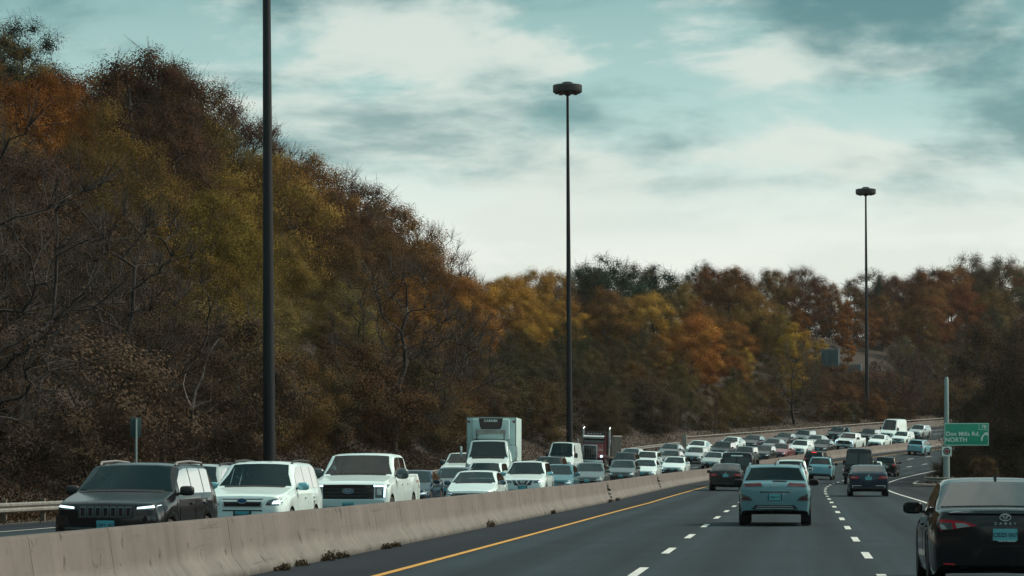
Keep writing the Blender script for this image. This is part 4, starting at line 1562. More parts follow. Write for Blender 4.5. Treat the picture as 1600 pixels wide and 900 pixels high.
        for sd in (-1, 1): lm.box(sd * hw * 0.88 - 0.02, sd * hw * 0.88 + 0.02, L_ / 2 - yb_, L_ / 2 - yc - 0.05, zfl, d['zb'] - 0.01)
        lm.box(-hw * 0.86, hw * 0.86, L_ / 2 - yb_ - 0.03, L_ / 2 - yb_, zfl, min(zt, d['zb']) - 0.04)
        cabin = lm.build('cabin', CABIN, c.root, R(40))
        ysf = L_ / 2 - (yrf + 0.55)
        for sd in (-1, 1):
            sm = MB(); x = sd * hw * 0.42
            sm.box(x - 0.24, x + 0.24, ysf - 0.25, ysf + 0.28, zfl, zfl + 0.32, 0.06)
            sm.box(x - 0.23, x + 0.23, ysf - 0.36, ysf - 0.22, zfl + 0.28, min(zfl + 0.92, H - 0.28), 0.06)
            sm.box(x - 0.12, x + 0.12, ysf - 0.38, ysf - 0.28, min(zfl + 0.95, H - 0.27), min(zfl + 1.12, H - 0.10), 0.04)
            sm.build('seat', SEAT, cabin)
        if yrr - yrf > 0.9 and not d.get('cargo'):
            ysr = ysf - 0.82
            hmx = float(np.interp(L_ / 2 - (ysr - 0.36), ty, tz)) - 0.16
            sm = MB(); sm.box(-hw * 0.72, hw * 0.72, ysr - 0.2, ysr + 0.3, zfl, zfl + 0.34, 0.06); sm.box(-hw * 0.72, hw * 0.72, ysr - 0.34, ysr - 0.2, zfl + 0.30, min(zfl + 0.86, H - 0.34, hmx - 0.12), 0.06)
            for x in (-hw * 0.42, hw * 0.42): sm.box(x - 0.12, x + 0.12, ysr - 0.36, ysr - 0.26, min(zfl + 0.87, H - 0.33, hmx - 0.13), min(zfl + 1.0, H - 0.18, hmx), 0.03)
            sm.build('rear_seat', SEAT, cabin)
        sm = MB(); sm.box(-hw * 0.84, hw * 0.84, L_ / 2 - yc - 0.62, L_ / 2 - yc - 0.12, zfl + 0.3, zc - 0.12, 0.05); sm.build('dashboard', BLACK, cabin)
        sm = MB(); sm.tube([(-hw * 0.42 + 0.18 * math.cos(a_ * math.pi / 8), L_ / 2 - yc - 0.72 - 0.07 * math.sin(a_ * math.pi / 8), zc - 0.13 + 0.17 * math.sin(a_ * math.pi / 8)) for a_ in range(17)], 0.016, 6, False); sm.build('steering_wheel', BLACK, cabin)
        # panes
        gm = d.get('glass', GLASS)
        ws0, ws1 = d.get('wsr', (0.06, 0.97))
        c.pane('windshield', yc + (yrf - yc) * ws0, yc + (yrf - yc) * ws1, 11, 13, True, gm)
        if d.get('rearglass', True):
            r0, r1 = d.get('rgr', (0.08, 0.9))
            c.pane('rear_window', yrr + (yrb - yrr) * r0, yrr + (yrb - yrr) * r1, 11, 13, True, d.get('rglass', gm))
        for a, b in wins:
            for sd in (1, -1):
                c.pane('side_window', a, b, 7, 9, False, gm, sd)
        if d.get('cowl', True):
            xw = hw * 0.74
            c.patch('cowl', [(-xw, L_ / 2 - yc - (yrf - yc) * w0_ * 0.9), (xw, L_ / 2 - yc - (yrf - yc) * w0_ * 0.9), (xw * 0.96, L_ / 2 - yc + 0.06), (-xw * 0.96, L_ / 2 - yc + 0.06)], 'top', BLACK, 0.006, nu=8, nv=2)
        # wheels
        for a in axles:
            for sd in (1, -1):
                wheel(c.root, sd * (hw - 0.125), L_ / 2 - a, wr, d.get('tw', 0.225))
        # doors with handles
        for (a, b) in d.get('doors', []):
            for sd in (1, -1):
                dz0, dz1 = zs + 0.10, d['zb'] - 0.06
                dr = c.patch('door', [(L_ / 2 - a, dz0), (L_ / 2 - b, dz0), (L_ / 2 - b, dz1), (L_ / 2 - a, dz1)], 'side', d['paint'], 0.006, sd, nu=6, nv=4)
                yh = L_ / 2 - b + 0.22
                hm = MB(); xx = sd * (hw * 0.985 + 0.012); hm.box(xx - 0.02, xx + 0.02, yh - 0.10, yh + 0.08, dz1 - 0.10, dz1 - 0.065, 0.008)
                hm.build('handle', d.get('handle', d['paint']), dr)
        # mirrors
        if d.get('mirrors', True):
            my = L_ / 2 - (yc + (yrf - yc) * 0.45); mz = zc + d.get('mz', 0.02)
            for sd in (1, -1):
                bm = bmesh.new(); bmesh.ops.create_uvsphere(bm, u_segments=12, v_segments=8, radius=1)
                ms = d.get('msz', (0.13, 0.075, 0.085))
                for v in bm.verts:
                    x, y, z = v.co
                    f_ = lambda q: math.copysign(abs(q) ** 0.6, q)
                    v.co = (f_(x) * ms[0], f_(y) * ms[1] * (1 if y > 0 else 0.6), f_(z) * ms[2])
                bm.verts.index_update()
                mm = MB(); mx = sd * (hw * 0.97 + ms[0] * 0.85)
                mm.add([(v.co.x + mx, v.co.y + my, v.co.z + mz) for v in bm.verts], [[q.index for q in f.verts] for f in bm.faces]); bm.free()
                o = mm.build('mirror', d.get('mirror', d['paint']), c.root, R(60))
                m2 = MB(); m2.box(min(sd * hw * 0.86, mx), max(sd * hw * 0.86, mx), my - 0.03, my + 0.03, mz - 0.07, mz - 0.03, 0.01); m2.build('stalk', BLACK, o)
                m3 = MB(); m3.box(mx - ms[0] * 0.8, mx + ms[0] * 0.8, my - ms[1] * 0.62, my - ms[1] * 0.60, mz - ms[2] * 0.75, mz + ms[2] * 0.75); m3.build('mirror_glass', GLASS, o)
        if d.get('rails'):
            for sd in (1, -1):
                xr = sd * (hw * 0.95 - tum * (H - d['zb']) - 0.06)
                y0, y1 = L_ / 2 - yrf - 0.25, L_ / 2 - yrr + 0.1
                mm = MB(); mm.tube([(xr, y0 + 0.1, H - 0.04), (xr, y0, H + 0.012), (xr, (y0 + y1) / 2, H + 0.035), (xr, y1, H + 0.005), (xr, y1 - 0.1, H - 0.08)], 0.024, 6)
                mm.build('roof_rail', d.get('railm', BLACK), c.root)
        if d.get('fin'):
            mm = MB(); yb = L_ / 2 - yrr + 0.25
            v = [(-.02, yb + .12, H - .02), (.02, yb + .12, H - .02), (.02, yb - .08, H - .03), (-.02, yb - .08, H - .03), (-.006, yb - .06, H + .07), (.006, yb - .06, H + .07)]
            mm.add(v, [(0, 1, 5, 4), (1, 2, 5), (0, 4, 3), (2, 3, 4, 5)]); mm.build('antenna_fin', d.get('finm', BLACK), c.root)
        for it in d.get('front', []): c.item(it, 'front')
        for it in d.get('rear', []): c.item(it, 'rear')
        if d.get('clad'):
            for a in axles:
                for sd in (1, -1): c.arch(L_ / 2 - a, Ra, sd, d['clad'])
            for sd in (1, -1):
                y0, y1 = L_ / 2 - axles[0] - Ra, L_ / 2 - axles[1] + Ra
                c.patch('sill_cladding', [(y0, zs + 0.01), (y1, zs + 0.01), (y1, zs + 0.13), (y0, zs + 0.13)], 'side', d['clad'], 0.012, sd, nu=8, nv=2)

    def pane(c, name, y0, y1, j0, j1, both, mat, sd=1):
        """glass lying in the loft's own surface, a little proud"""
        eps = 0.004
        rows = [i for i, y in enumerate(c.ys) if y0 - eps <= y <= y1 + eps]
        def at(y, j):
            a = [q for q in c.ys]
            i = min(max(np.searchsorted(a, y) - 1, 0), len(a) - 2)
            t = (y - a[i]) / (a[i + 1] - a[i])
            return Vector(c.half[i][j]).lerp(Vector(c.half[i + 1][j]), t)
        yy = sorted(set([y0, y1] + [c.ys[i] for i in rows]))
        js = list(range(j0, j1 + 1))
        grid = []
        for y in yy:
            r_ = [at(y, j) for j in js]
            if both:
                r_ = r_ + [Vector((-q.x, q.y, q.z)) for q in r_[:-1][::-1]]
            else:
                r_ = [Vector((q.x * sd, q.y, q.z)) for q in r_]
            grid.append(r_)
        n, m = len(grid), len(grid[0])
        ctr = Vector((0, 0, c.d['zs'] + 0.4 * (c.d['H'] - c.d['zs'])))
        out = []
        for i in range(n):
            for j in range(m):
                du = grid[min(i + 1, n - 1)][j] - grid[max(i - 1, 0)][j]
                dv = grid[i][min(j + 1, m - 1)] - grid[i][max(j - 1, 0)]
                nn = du.cross(dv)
                if nn.length < 1e-9: nn = Vector((0, 0, 1))
                nn.normalize()
                ref = Vector((sd, 0, 0.1)) if not both else Vector((0, 0, 1))
                if nn.dot(ref) < 0: nn = -nn
                out.append(grid[i][j] + nn * 0.007)
        f = [(i * m + j, i * m + j + 1, (i + 1) * m + j + 1, (i + 1) * m + j) for i in range(n - 1) for j in range(m - 1)]
        obj(name, mesh_data(name, out, f, (mat,), R(50)), c.root)

    def cast(c, a, b, side, sd=1):
        Lh = c.d['L'] / 2
        if side == 'front': o, d = Vector((a, Lh + 3, b)), Vector((0, -1, 0))
        elif side == 'rear': o, d = Vector((a, -Lh - 3, b)), Vector((0, 1, 0))
        elif side == 'top': o, d = Vector((a, b, 6)), Vector((0, 0, -1))
        else: o, d = Vector((sd * 4, a, b)), Vector((-sd, 0, 0))
        h = c.bvh.ray_cast(o, d)
        if h[0] is not None and ((side in ('front', 'rear') and abs(h[0].y) > Lh * 0.35) or side in ('side', 'top')):
            return h[0], -d
        tgt = {'front': Vector((a, Lh, b)), 'rear': Vector((a, -Lh, b)), 'top': Vector((a, b, c.d['H'])), 'side': Vector((sd * c.d['W'] / 2, a, b))}[side]
        return c.bvh.find_nearest(tgt)[0], -d

    def patch(c, name, q, side, mat, off=0.01, sd=1, nu=6, nv=3, parent=None, depth=0.03):
        """four corners given in the plane seen from that side, laid onto the body and given depth"""
        pts = []
        for i in range(nu + 1):
            for j in range(nv + 1):
                u, v = i / nu, j / nv
                a = (q[0][0] * (1 - u) + q[1][0] * u) * (1 - v) + (q[3][0] * (1 - u) + q[2][0] * u) * v
                b = (q[0][1] * (1 - u) + q[1][1] * u) * (1 - v) + (q[3][1] * (1 - u) + q[2][1] * u) * v
                h, n = c.cast(a, b, side, sd)
                pts.append((h, n))
        v = [h + n * off for h, n in pts]
        m = nv + 1
        f = [(i * m + j, i * m + j + 1, (i + 1) * m + j + 1, (i + 1) * m + j) for i in range(nu) for j in range(nv)]
        ring = [i * m for i in range(nu + 1)] + [nu * m + j for j in range(1, nv + 1)] + [i * m + nv for i in range(nu - 1, -1, -1)] + [j for j in range(nv - 1, 0, -1)]
        n0 = len(v)
        for i in ring:
            v.append(pts[i][0] - pts[i][1] * depth)
        k = len(ring)
        f += [(ring[i], ring[(i + 1) % k], n0 + (i + 1) % k, n0 + i) for i in range(k)]
        return obj(name, mesh_data(name, v, f, (mat,), R(40)), parent or c.root)

    def disc(c, name, x, z, rx, rz, side, mat, off=0.015, parent=None, ring=0.0):
        n = 20
        v = []
        h, d = c.cast(x, z, side)
        y = h.y + d.y * off
        for k in range(n):
            a = 2 * math.pi * k / n
            v.append((x + rx * math.cos(a), y, z + rz * math.sin(a)))
        if ring:
            for k in range(n):
                a = 2 * math.pi * k / n
                v.append((x + (rx - ring) * math.cos(a), y, z + (rz - ring) * math.sin(a)))
            f = [(k, (k + 1) % n, n + (k + 1) % n, n + k) for k in range(n)]
        else:
            for k in range(n):
                a = 2 * math.pi * k / n
                v.append((x + rx * math.cos(a), y - d.y * 0.04, z + rz * math.sin(a)))
            f = [tuple(range(n))] + [(k, (k + 1) % n, n + (k + 1) % n, n + k) for k in range(n)]
        return obj(name, mesh_data(name, v, f, (mat,), R(40)), parent or c.root)

    def arch(c, y, Ra, sd, mat):
        n = 14; v = []; wr = c.d['wr']
        for k in range(n + 1):
            a = math.pi * k / n
            for r_ in (Ra - 0.005, Ra + 0.07):
                yy, zz = y + r_ * math.cos(a), wr + r_ * math.sin(a)
                h, nn = c.cast(yy, max(zz, c.d['zs'] + 0.03), 'side', sd)
                x = sd * max(abs(h.x), c.d['W'] / 2 * 0.93) + sd * 0.016
                v.append((x, yy, zz))
            v.append((x - sd * 0.06, y + (Ra - 0.005) * math.cos(a), wr + (Ra - 0.005) * math.sin(a)))
        f = []
        for k in range(n):
            a, b = 3 * k, 3 * k + 3
            f += [(a, a + 1, b + 1, b), (a + 2, a, b, b + 2)]
        obj('arch_trim', mesh_data('arch_trim', v, f, (mat,), R(40)), c.root)

    def item(c, it, side):
        """(name, material, corners, {options}); mirrored left-right unless it straddles the middle"""
        name, mat, q = it[:3]
        op = it[3] if len(it) > 3 else {}
        off = op.get('off', 0.010)
        if q[0] == 'disc':
            o = c.disc(name, q[1], q[2], q[3], q[4], side, mat, off, ring=op.get('ring', 0.0))
            return o
        if q[0] == 'text':
            h, d = c.cast(q[1], q[2], side)
            rz = 0 if side == 'rear' else math.pi
            return text_obj(name, q[3], q[4], mat, c.root, (q[1], h.y + d.y * off, q[2]), (R(90), 0, rz), 0.003, op.get('sp', 1.0))
        if q[0] == 'box':
            x0, x1, z0, z1 = q[1:5]
            q = [(x0, z0), (x1, z0), (x1, z1), (x0, z1)]
        nu = op.get('nu', 6); nv = op.get('nv', 3)
        o = c.patch(name, q, side, mat, off, nu=nu, nv=nv)
        if op.get('mirror', max(p[0] for p in q) * min(p[0] for p in q) > 0):
            c.patch(name, [(-a, b) for a, b in q], side, mat, off, nu=nu, nv=nv)
        return o


def plate_items(z, side, mat=PLATE, txt=None, off=0.022, w=0.15, h=0.075):
    out = [('license_plate', mat, ('box', -w, w, z - h, z + h), {'off': off, 'mirror': False, 'nu': 2, 'nv': 1})]
    if txt:
        out.append(('plate_lettering', INK, ('text', 0, z - 0.005, txt, 0.072), {'off': off + 0.004}))
    return out


def front_generic(zn, hw, lit=None, grille=GLOSSB, big=False):
    z1, z0 = zn - 0.13, zn - (0.34 if big else 0.28)
    fl = [('grille', grille, [(-0.42, z0), (0.42, z0), (0.48, z1), (-0.48, z1)], {'off': 0.008, 'nu': 8}),
          ('grille_bar', CHROME, [(-0.44, (z0 + z1) / 2 - 0.012), (0.44, (z0 + z1) / 2 - 0.012), (0.45, (z0 + z1) / 2 + 0.012), (-0.45, (z0 + z1) / 2 + 0.012)], {'off': 0.016, 'nu': 8, 'nv': 1}),
          ('emblem', CHROME, ('disc', 0, (z0 + z1) / 2 + 0.02, 0.06, 0.05), {'off': 0.03}),
          ('headlight', LAMP, [(0.50, z1 - 0.11), (hw - 0.05, z1 - 0.04), (hw - 0.03, z1 + 0.06), (0.52, z1 + 0.0)], {'off': 0.008}),
          ('lower_intake', BLACK, [(-0.55, 0.30), (0.55, 0.30), (0.62, 0.44), (-0.62, 0.44)], {'off': 0.006, 'nu': 8}),
          ('fog_lamp', BLACK, [(0.62, 0.36), (0.80, 0.38), (0.80, 0.47), (0.66, 0.47)], {'off': 0.006})]
    if lit:
        fl.append(('headlight_lit', lit, [(0.60, z1 - 0.06), (hw - 0.14, z1 - 0.04), (hw - 0.13, z1 + 0.01), (0.60, z1 - 0.02)], {'off': 0.016, 'nu': 3, 'nv': 1}))
    return fl + plate_items(0.50, 'front', PLATE_D)


def rear_generic(zt, hw, red=RED):
    return [('taillight', red, [(0.42, zt - 0.24), (hw - 0.07, zt - 0.26), (hw - 0.05, zt - 0.10), (0.44, zt - 0.11)], {'off': 0.012}),
            ('rear_bumper', BLACK, [(-0.70, 0.34), (0.70, 0.34), (0.66, 0.46), (-0.66, 0.46)], {'off': 0.008, 'nu': 8}),
            ('emblem', CHROME, ('disc', 0, zt - 0.10, 0.05, 0.04), {'off': 0.02})] + plate_items(zt - 0.27, 'rear', PLATE)


def sedan(**kw):
    d = dict(L=4.70, W=1.82, H=1.45, wb=2.75, fo=0.90, wr=0.33, zs=0.20, zn=0.72, zc=0.98, yc=1.32, yrf=2.12, yrr=3.30, yrb=4.12, zt=1.08, zt2=1.05, zb=0.95, tum=0.36,
             wins=[(1.78, 2.62), (2.68, 3.42), (3.47, 3.72)], doors=[(1.55, 2.62), (2.68, 3.55)], paint=GREY)
    d.update(kw)
    hw = d['W'] / 2
    d.setdefault('front', front_generic(d['zn'], hw, d.get('lit')))
    d.setdefault('rear', rear_generic(d['zt2'] - 0.05, hw))
    return d


def suv(**kw):
    d = dict(L=4.60, W=1.85, H=1.68, wb=2.68, fo=0.90, wr=0.36, zs=0.26, zn=0.93, zc=1.14, yc=1.25, yrf=1.95, yrr=4.12, yrb=4.50, zt=1.14, zt2=1.08, zb=1.08, tum=0.27,
             wins=[(1.62, 2.52), (2.58, 3.42), (3.48, 4.02)], doors=[(1.45, 2.52), (2.58, 3.50)], paint=GREY, rails=True, clad=BLACK, er=0.86)
    d.update(kw)
    hw = d['W'] / 2
    d.setdefault('front', front_generic(d['zn'], hw, d.get('lit'), big=True))
    d.setdefault('rear', rear_generic(1.05, hw))
    return d


def jeep_front():
    f = [('grille', BLACK, [(-0.47, 0.74), (0.47, 0.74), (0.49, 0.955), (-0.49, 0.955)], {'off': 0.006, 'nu': 8})]
    for k in range(7):
        x = -0.39 + 0.13 * k
        f.append(('grille_slot', material('slot_trim', (0.10, 0.125, 0.135), 0.3, 0.7), [(x - 0.052, 0.755), (x + 0.052, 0.755), (x + 0.052, 0.94), (x - 0.052, 0.94)], {'off': 0.014, 'nu': 2, 'nv': 2, 'mirror': False}))
        f.append(('slot_opening', GLOSSB, [(x - 0.032, 0.78), (x + 0.032, 0.78), (x + 0.034, 0.915), (x - 0.034, 0.915)], {'off': 0.019, 'nu': 1, 'nv': 1, 'mirror': False}))
    f += [('headlight', LAMP_D, [(0.52, 0.875), (0.86, 0.89), (0.88, 0.955), (0.53, 0.93)], {'off': 0.008}),
          ('daytime_lamp', LIT, [(0.54, 0.90), (0.82, 0.925), (0.86, 0.965), (0.54, 0.93)], {'off': 0.016, 'nu': 5, 'nv': 1}),
          ('bumper', BLACK, [(-0.86, 0.33), (0.86, 0.33), (0.84, 0.56), (-0.84, 0.56)], {'off': 0.012, 'nu': 10}),
          ('bumper_vent', GLOSSB, [(0.58, 0.60), (0.84, 0.62), (0.85, 0.80), (0.66, 0.78)], {'off': 0.008}),
          ('lower_trim', GREY, [(-0.7, 0.565), (0.7, 0.565), (0.72, 0.585), (-0.72, 0.585)], {'off': 0.016, 'nu': 10, 'nv': 1})]
    return f + plate_items(0.63, 'front', PLATE_D, 'CBFT 482')


def forester_front():
    return [('grille_frame', CHROME, [(-0.41, 0.755), (0.41, 0.755), (0.47, 0.965), (-0.47, 0.965)], {'off': 0.010, 'nu': 8}),
            ('grille', GLOSSB, [(-0.375, 0.775), (0.375, 0.775), (0.43, 0.935), (-0.43, 0.935)], {'off': 0.018, 'nu': 8}),
            ('grille_wing', CHROME, [(-0.42, 0.875), (0.42, 0.875), (0.43, 0.91), (-0.43, 0.91)], {'off': 0.026, 'nu': 8, 'nv': 1}),
            ('emblem', BLUE, ('disc', 0, 0.89, 0.10, 0.052), {'off': 0.040}), ('emblem_ring', CHROME, ('disc', 0, 0.89, 0.105, 0.057), {'off': 0.044, 'ring': 0.012}),
            ('headlight', LAMP_D, [(0.49, 0.80), (0.80, 0.80), (0.86, 0.985), (0.55, 0.905)], {'off': 0.010}),
            ('headlight_lit', LIT, [(0.63, 0.825), (0.77, 0.83), (0.79, 0.90), (0.66, 0.89)], {'off': 0.020, 'nu': 3, 'nv': 1}),
            ('lower_slot', BLACK, [(-0.42, 0.675), (0.42, 0.675), (0.42, 0.70), (-0.42, 0.70)], {'off': 0.008, 'nu': 8, 'nv': 1}),
            ('lower_intake', BLACK, [(-0.62, 0.36), (0.62, 0.36), (0.66, 0.50), (-0.66, 0.50)], {'off': 0.008, 'nu': 8}),
            ('plate_frame', BLACK, ('box', -0.19, 0.19, 0.52, 0.685), {'off': 0.016, 'mirror': False})] + plate_items(0.60, 'front', PLATE_D, 'BRLK 207', off=0.03)


def pickup_front():
    f = [('grille', GLOSSB, [(-0.66, 0.76), (0.66, 0.76), (0.68, 1.13), (-0.68, 1.13)], {'off': 0.010, 'nu': 10}),
         ('bumper', material('bumper_white', (0.50, 0.66, 0.68), 0.3, 0.1, coat=0.7), [(-0.95, 0.50), (0.95, 0.50), (0.95, 0.73), (-0.95, 0.73)], {'off': 0.07, 'nu': 10}),
         ('lower_intake', BLACK, [(-0.62, 0.40), (0.62, 0.40), (0.70, 0.50), (-0.70, 0.50)], {'off': 0.06, 'nu': 8})]
    for k, z in enumerate((0.84, 0.93, 1.02)):
        f.append(('grille_bar', material('grille_bar_dark', (0.035, 0.045, 0.05), 0.3, 0.4), [(-0.64, z - 0.02), (0.64, z - 0.02), (0.64, z + 0.02), (-0.64, z + 0.02)], {'off': 0.024, 'nu': 8, 'nv': 1}))
    f += [('headlight', LAMP_D, [(0.70, 0.79), (0.97, 0.79), (0.985, 1.13), (0.70, 1.13)], {'off': 0.010}),
          ('daytime_lamp_top', LIT, [(0.66, 1.075), (0.96, 1.075), (0.965, 1.12), (0.66, 1.12)], {'off': 0.022, 'nu': 4, 'nv': 1}),
          ('daytime_lamp_side', LIT, [(0.915, 0.80), (0.955, 0.80), (0.965, 1.075), (0.925, 1.075)], {'off': 0.022, 'nu': 1, 'nv': 4}),
          ('headlight_lens', LAMP, [(0.74, 0.86), (0.87, 0.86), (0.87, 1.03), (0.74, 1.03)], {'off': 0.02, 'nu': 2, 'nv': 2}),
          ('fog_lamp', LITS, [(0.78, 0.54), (0.92, 0.54), (0.92, 0.60), (0.78, 0.60)], {'off': 0.08, 'nu': 2, 'nv': 1}),
          ('emblem', BLUE, ('disc', 0, 0.965, 0.15, 0.062), {'off': 0.055}), ('emblem_ring', CHROME, ('disc', 0, 0.965, 0.155, 0.067), {'off': 0.06, 'ring': 0.014}),
          ('emblem_lettering', CHROME, ('text', 0, 0.965, 'Ford', 0.085), {'off': 0.058})]
    return f + plate_items(0.60, 'front', PLATE_D, 'BF 41926', off=0.085)


def civic_front():
    return [('grille', GLOSSB, [(-0.62, 0.52), (0.62, 0.52), (0.70, 0.64), (-0.70, 0.64)], {'off': 0.010, 'nu': 10}),
            ('emblem', CHROME, ('text', 0, 0.585, 'H', 0.13), {'off': 0.03}),
            ('headlight', LAMP_D, [(0.52, 0.56), (0.85, 0.60), (0.88, 0.71), (0.50, 0.635)], {'off': 0.014}),
            ('headlight_lit', LITS, [(0.60, 0.60), (0.80, 0.625), (0.82, 0.66), (0.60, 0.63)], {'off': 0.02, 'nu': 3, 'nv': 1}),
            ('lower_intake', BLACK, [(-0.6, 0.26), (0.6, 0.26), (0.64, 0.42), (-0.64, 0.42)], {'off': 0.006, 'nu': 8})] + plate_items(0.46, 'front', PLATE_D)


def rogue_front():
    return [('grille', GLOSSB, [(-0.34, 0.70), (0.34, 0.70), (0.44, 0.905), (-0.44, 0.905)], {'off': 0.010, 'nu': 8}),
            ('grille_v', CHROME, [(0.14, 0.715), (0.17, 0.715), (0.31, 0.90), (0.25, 0.90)], {'off': 0.024, 'nu': 1, 'nv': 4}),
            ('grille_v_base', CHROME, [(-0.16, 0.705), (0.16, 0.705), (0.17, 0.735), (-0.17, 0.735)], {'off': 0.024, 'nu': 4, 'nv': 1}),
            ('emblem', CHROME, ('disc', 0, 0.84, 0.075, 0.075), {'off': 0.03, 'ring': 0.016}), ('emblem_bar', CHROME, ('box', -0.10, 0.10, 0.825, 0.855), {'off': 0.03, 'mirror': False, 'nv': 1}),
            ('headlight', LAMP_D, [(0.46, 0.79), (0.80, 0.81), (0.87, 0.91), (0.46, 0.90)], {'off': 0.012}),
            ('headlight_lit', LIT, [(0.66, 0.825), (0.81, 0.84), (0.84, 0.885), (0.68, 0.87)], {'off': 0.02, 'nu': 3, 'nv': 1}),
            ('lower_intake', BLACK, [(-0.66, 0.40), (0.66, 0.40), (0.56, 0.52), (-0.56, 0.52)], {'off': 0.006, 'nu': 8}),
            ('plate_frame', BLACK, ('box', -0.19, 0.19, 0.54, 0.68), {'off': 0.016, 'mirror': False})] + plate_items(0.61, 'front', PLATE_D, off=0.028)


SMOKE = material('lamp_smoked', (0.05, 0.06, 0.066), 0.12, 0, 0.6, 0.8)


def kona_rear():
    return [('upper_taillight', REDD, [(0.30, 1.005), (0.79, 0.985), (0.80, 1.065), (0.36, 1.095)], {'off': 0.014}),
            ('lower_lamp', SMOKE, [(0.55, 0.635), (0.84, 0.64), (0.875, 0.83), (0.62, 0.73)], {'off': 0.014}),
            ('lower_lamp_red', REDD, [(0.64, 0.66), (0.80, 0.67), (0.81, 0.72), (0.66, 0.705)], {'off': 0.022, 'nu': 3, 'nv': 1}),
            ('hatch_recess', GLOSSB, [(-0.38, 0.842), (0.38, 0.842), (0.36, 0.868), (-0.36, 0.868)], {'off': 0.008, 'nu': 6, 'nv': 1}),
            ('plate_frame', BLACK, ('box', -0.175, 0.175, 0.645, 0.815), {'off': 0.012, 'mirror': False})] + plate_items(0.73, 'rear', PLATE, 'CRJB 415', off=0.022) + \
           [('emblem', CHROME, ('disc', 0, 1.03, 0.082, 0.046), {'off': 0.018, 'ring': 0.011}), ('emblem_letter', CHROME, ('text', 0, 1.03, 'H', 0.10), {'off': 0.02}),
            ('lower_garnish', BLACK, [(-0.62, 0.385), (0.62, 0.385), (0.48, 0.53), (-0.48, 0.53)], {'off': 0.010, 'nu': 8}),
            ('garnish_strip', material('strip_silver', (0.30, 0.38, 0.41), 0.3, 0.6), [(-0.46, 0.44), (0.46, 0.44), (0.46, 0.46), (-0.46, 0.46)], {'off': 0.02, 'nu': 6, 'nv': 1}),
            ('garnish_strip', material('strip_silver', (0.30, 0.38, 0.41), 0.3, 0.6), [(-0.44, 0.49), (0.44, 0.49), (0.44, 0.505), (-0.44, 0.505)], {'off': 0.02, 'nu': 6, 'nv': 1}),
            ('bumper_under', BLACK, [(-0.80, 0.27), (0.80, 0.27), (0.80, 0.375), (-0.80, 0.375)], {'off': 0.006, 'nu': 8, 'nv': 2}),
            ('window_wiper', BLACK, [(-0.05, 1.125), (0.30, 1.12), (0.30, 1.14), (-0.05, 1.15)], {'off': 0.03, 'mirror': False, 'nu': 4, 'nv': 1})]


def camry_rear():
    return [('taillight', RED, [(0.34, 0.845), (0.80, 0.775), (0.875, 0.93), (0.50, 0.895)], {'off': 0.012, 'nu': 10}),
            ('taillight_lens', material('lens_clear', (0.30, 0.38, 0.40), 0.1, 0.1, 0.8, 0.8), [(0.43, 0.835), (0.60, 0.81), (0.62, 0.875), (0.50, 0.872)], {'off': 0.020, 'nu': 4, 'nv': 2}),
            ('taillight_outer', LAMP_D, [(0.645, 0.795), (0.80, 0.785), (0.845, 0.885), (0.66, 0.878)], {'off': 0.018, 'nu': 4, 'nv': 2}),
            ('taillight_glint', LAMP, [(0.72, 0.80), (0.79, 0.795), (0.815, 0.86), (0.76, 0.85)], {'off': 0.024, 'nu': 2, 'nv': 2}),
            ('trunk_lip', GLOSSB, [(-0.70, 1.000), (0.70, 1.000), (0.66, 1.025), (-0.66, 1.025)], {'off': 0.03, 'nu': 8, 'nv': 1}),
            ('emblem', CHROME, ('disc', 0, 0.952, 0.072, 0.048), {'off': 0.022, 'ring': 0.010}), ('emblem_loop', CHROME, ('disc', 0, 0.962, 0.028, 0.036), {'off': 0.024, 'ring': 0.008}),
            ('emblem_bar', CHROME, ('disc', 0, 0.972, 0.050, 0.018), {'off': 0.023, 'ring': 0.008}),
            ('lettering', CHROME, ('text', 0, 0.872, 'C A M R Y', 0.042), {'off': 0.016, 'sp': 1.45}),
            ('plate_frame', BLACK, ('box', -0.165, 0.165, 0.655, 0.815), {'off': 0.010, 'mirror': False})] + plate_items(0.735, 'rear', PLATE, 'CBZS 067', off=0.020) + \
           [('plate_caption', SIGN_W, ('text', 0.02, 0.655, 'Yours to Discover', 0.03), {'off': 0.018}),
            ('bumper_seam', GLOSSB, [(-0.84, 0.585), (0.84, 0.585), (0.84, 0.594), (-0.84, 0.594)], {'off': 0.006, 'nu': 10, 'nv': 1}),
            ('rear_reflector', RED, [(0.62, 0.345), (0.76, 0.352), (0.76, 0.372), (0.62, 0.365)], {'off': 0.016, 'nu': 2, 'nv': 1}),
            ('diffuser', BLACK, [(-0.60, 0.24), (0.60, 0.24), (0.56, 0.33), (-0.56, 0.33)], {'off': 0.010, 'nu': 8}),
            ('exhaust', CHROME, [(0.42, 0.26), (0.55, 0.26), (0.55, 0.31), (0.42, 0.31)], {'off': 0.02, 'nu': 2, 'nv': 1})]


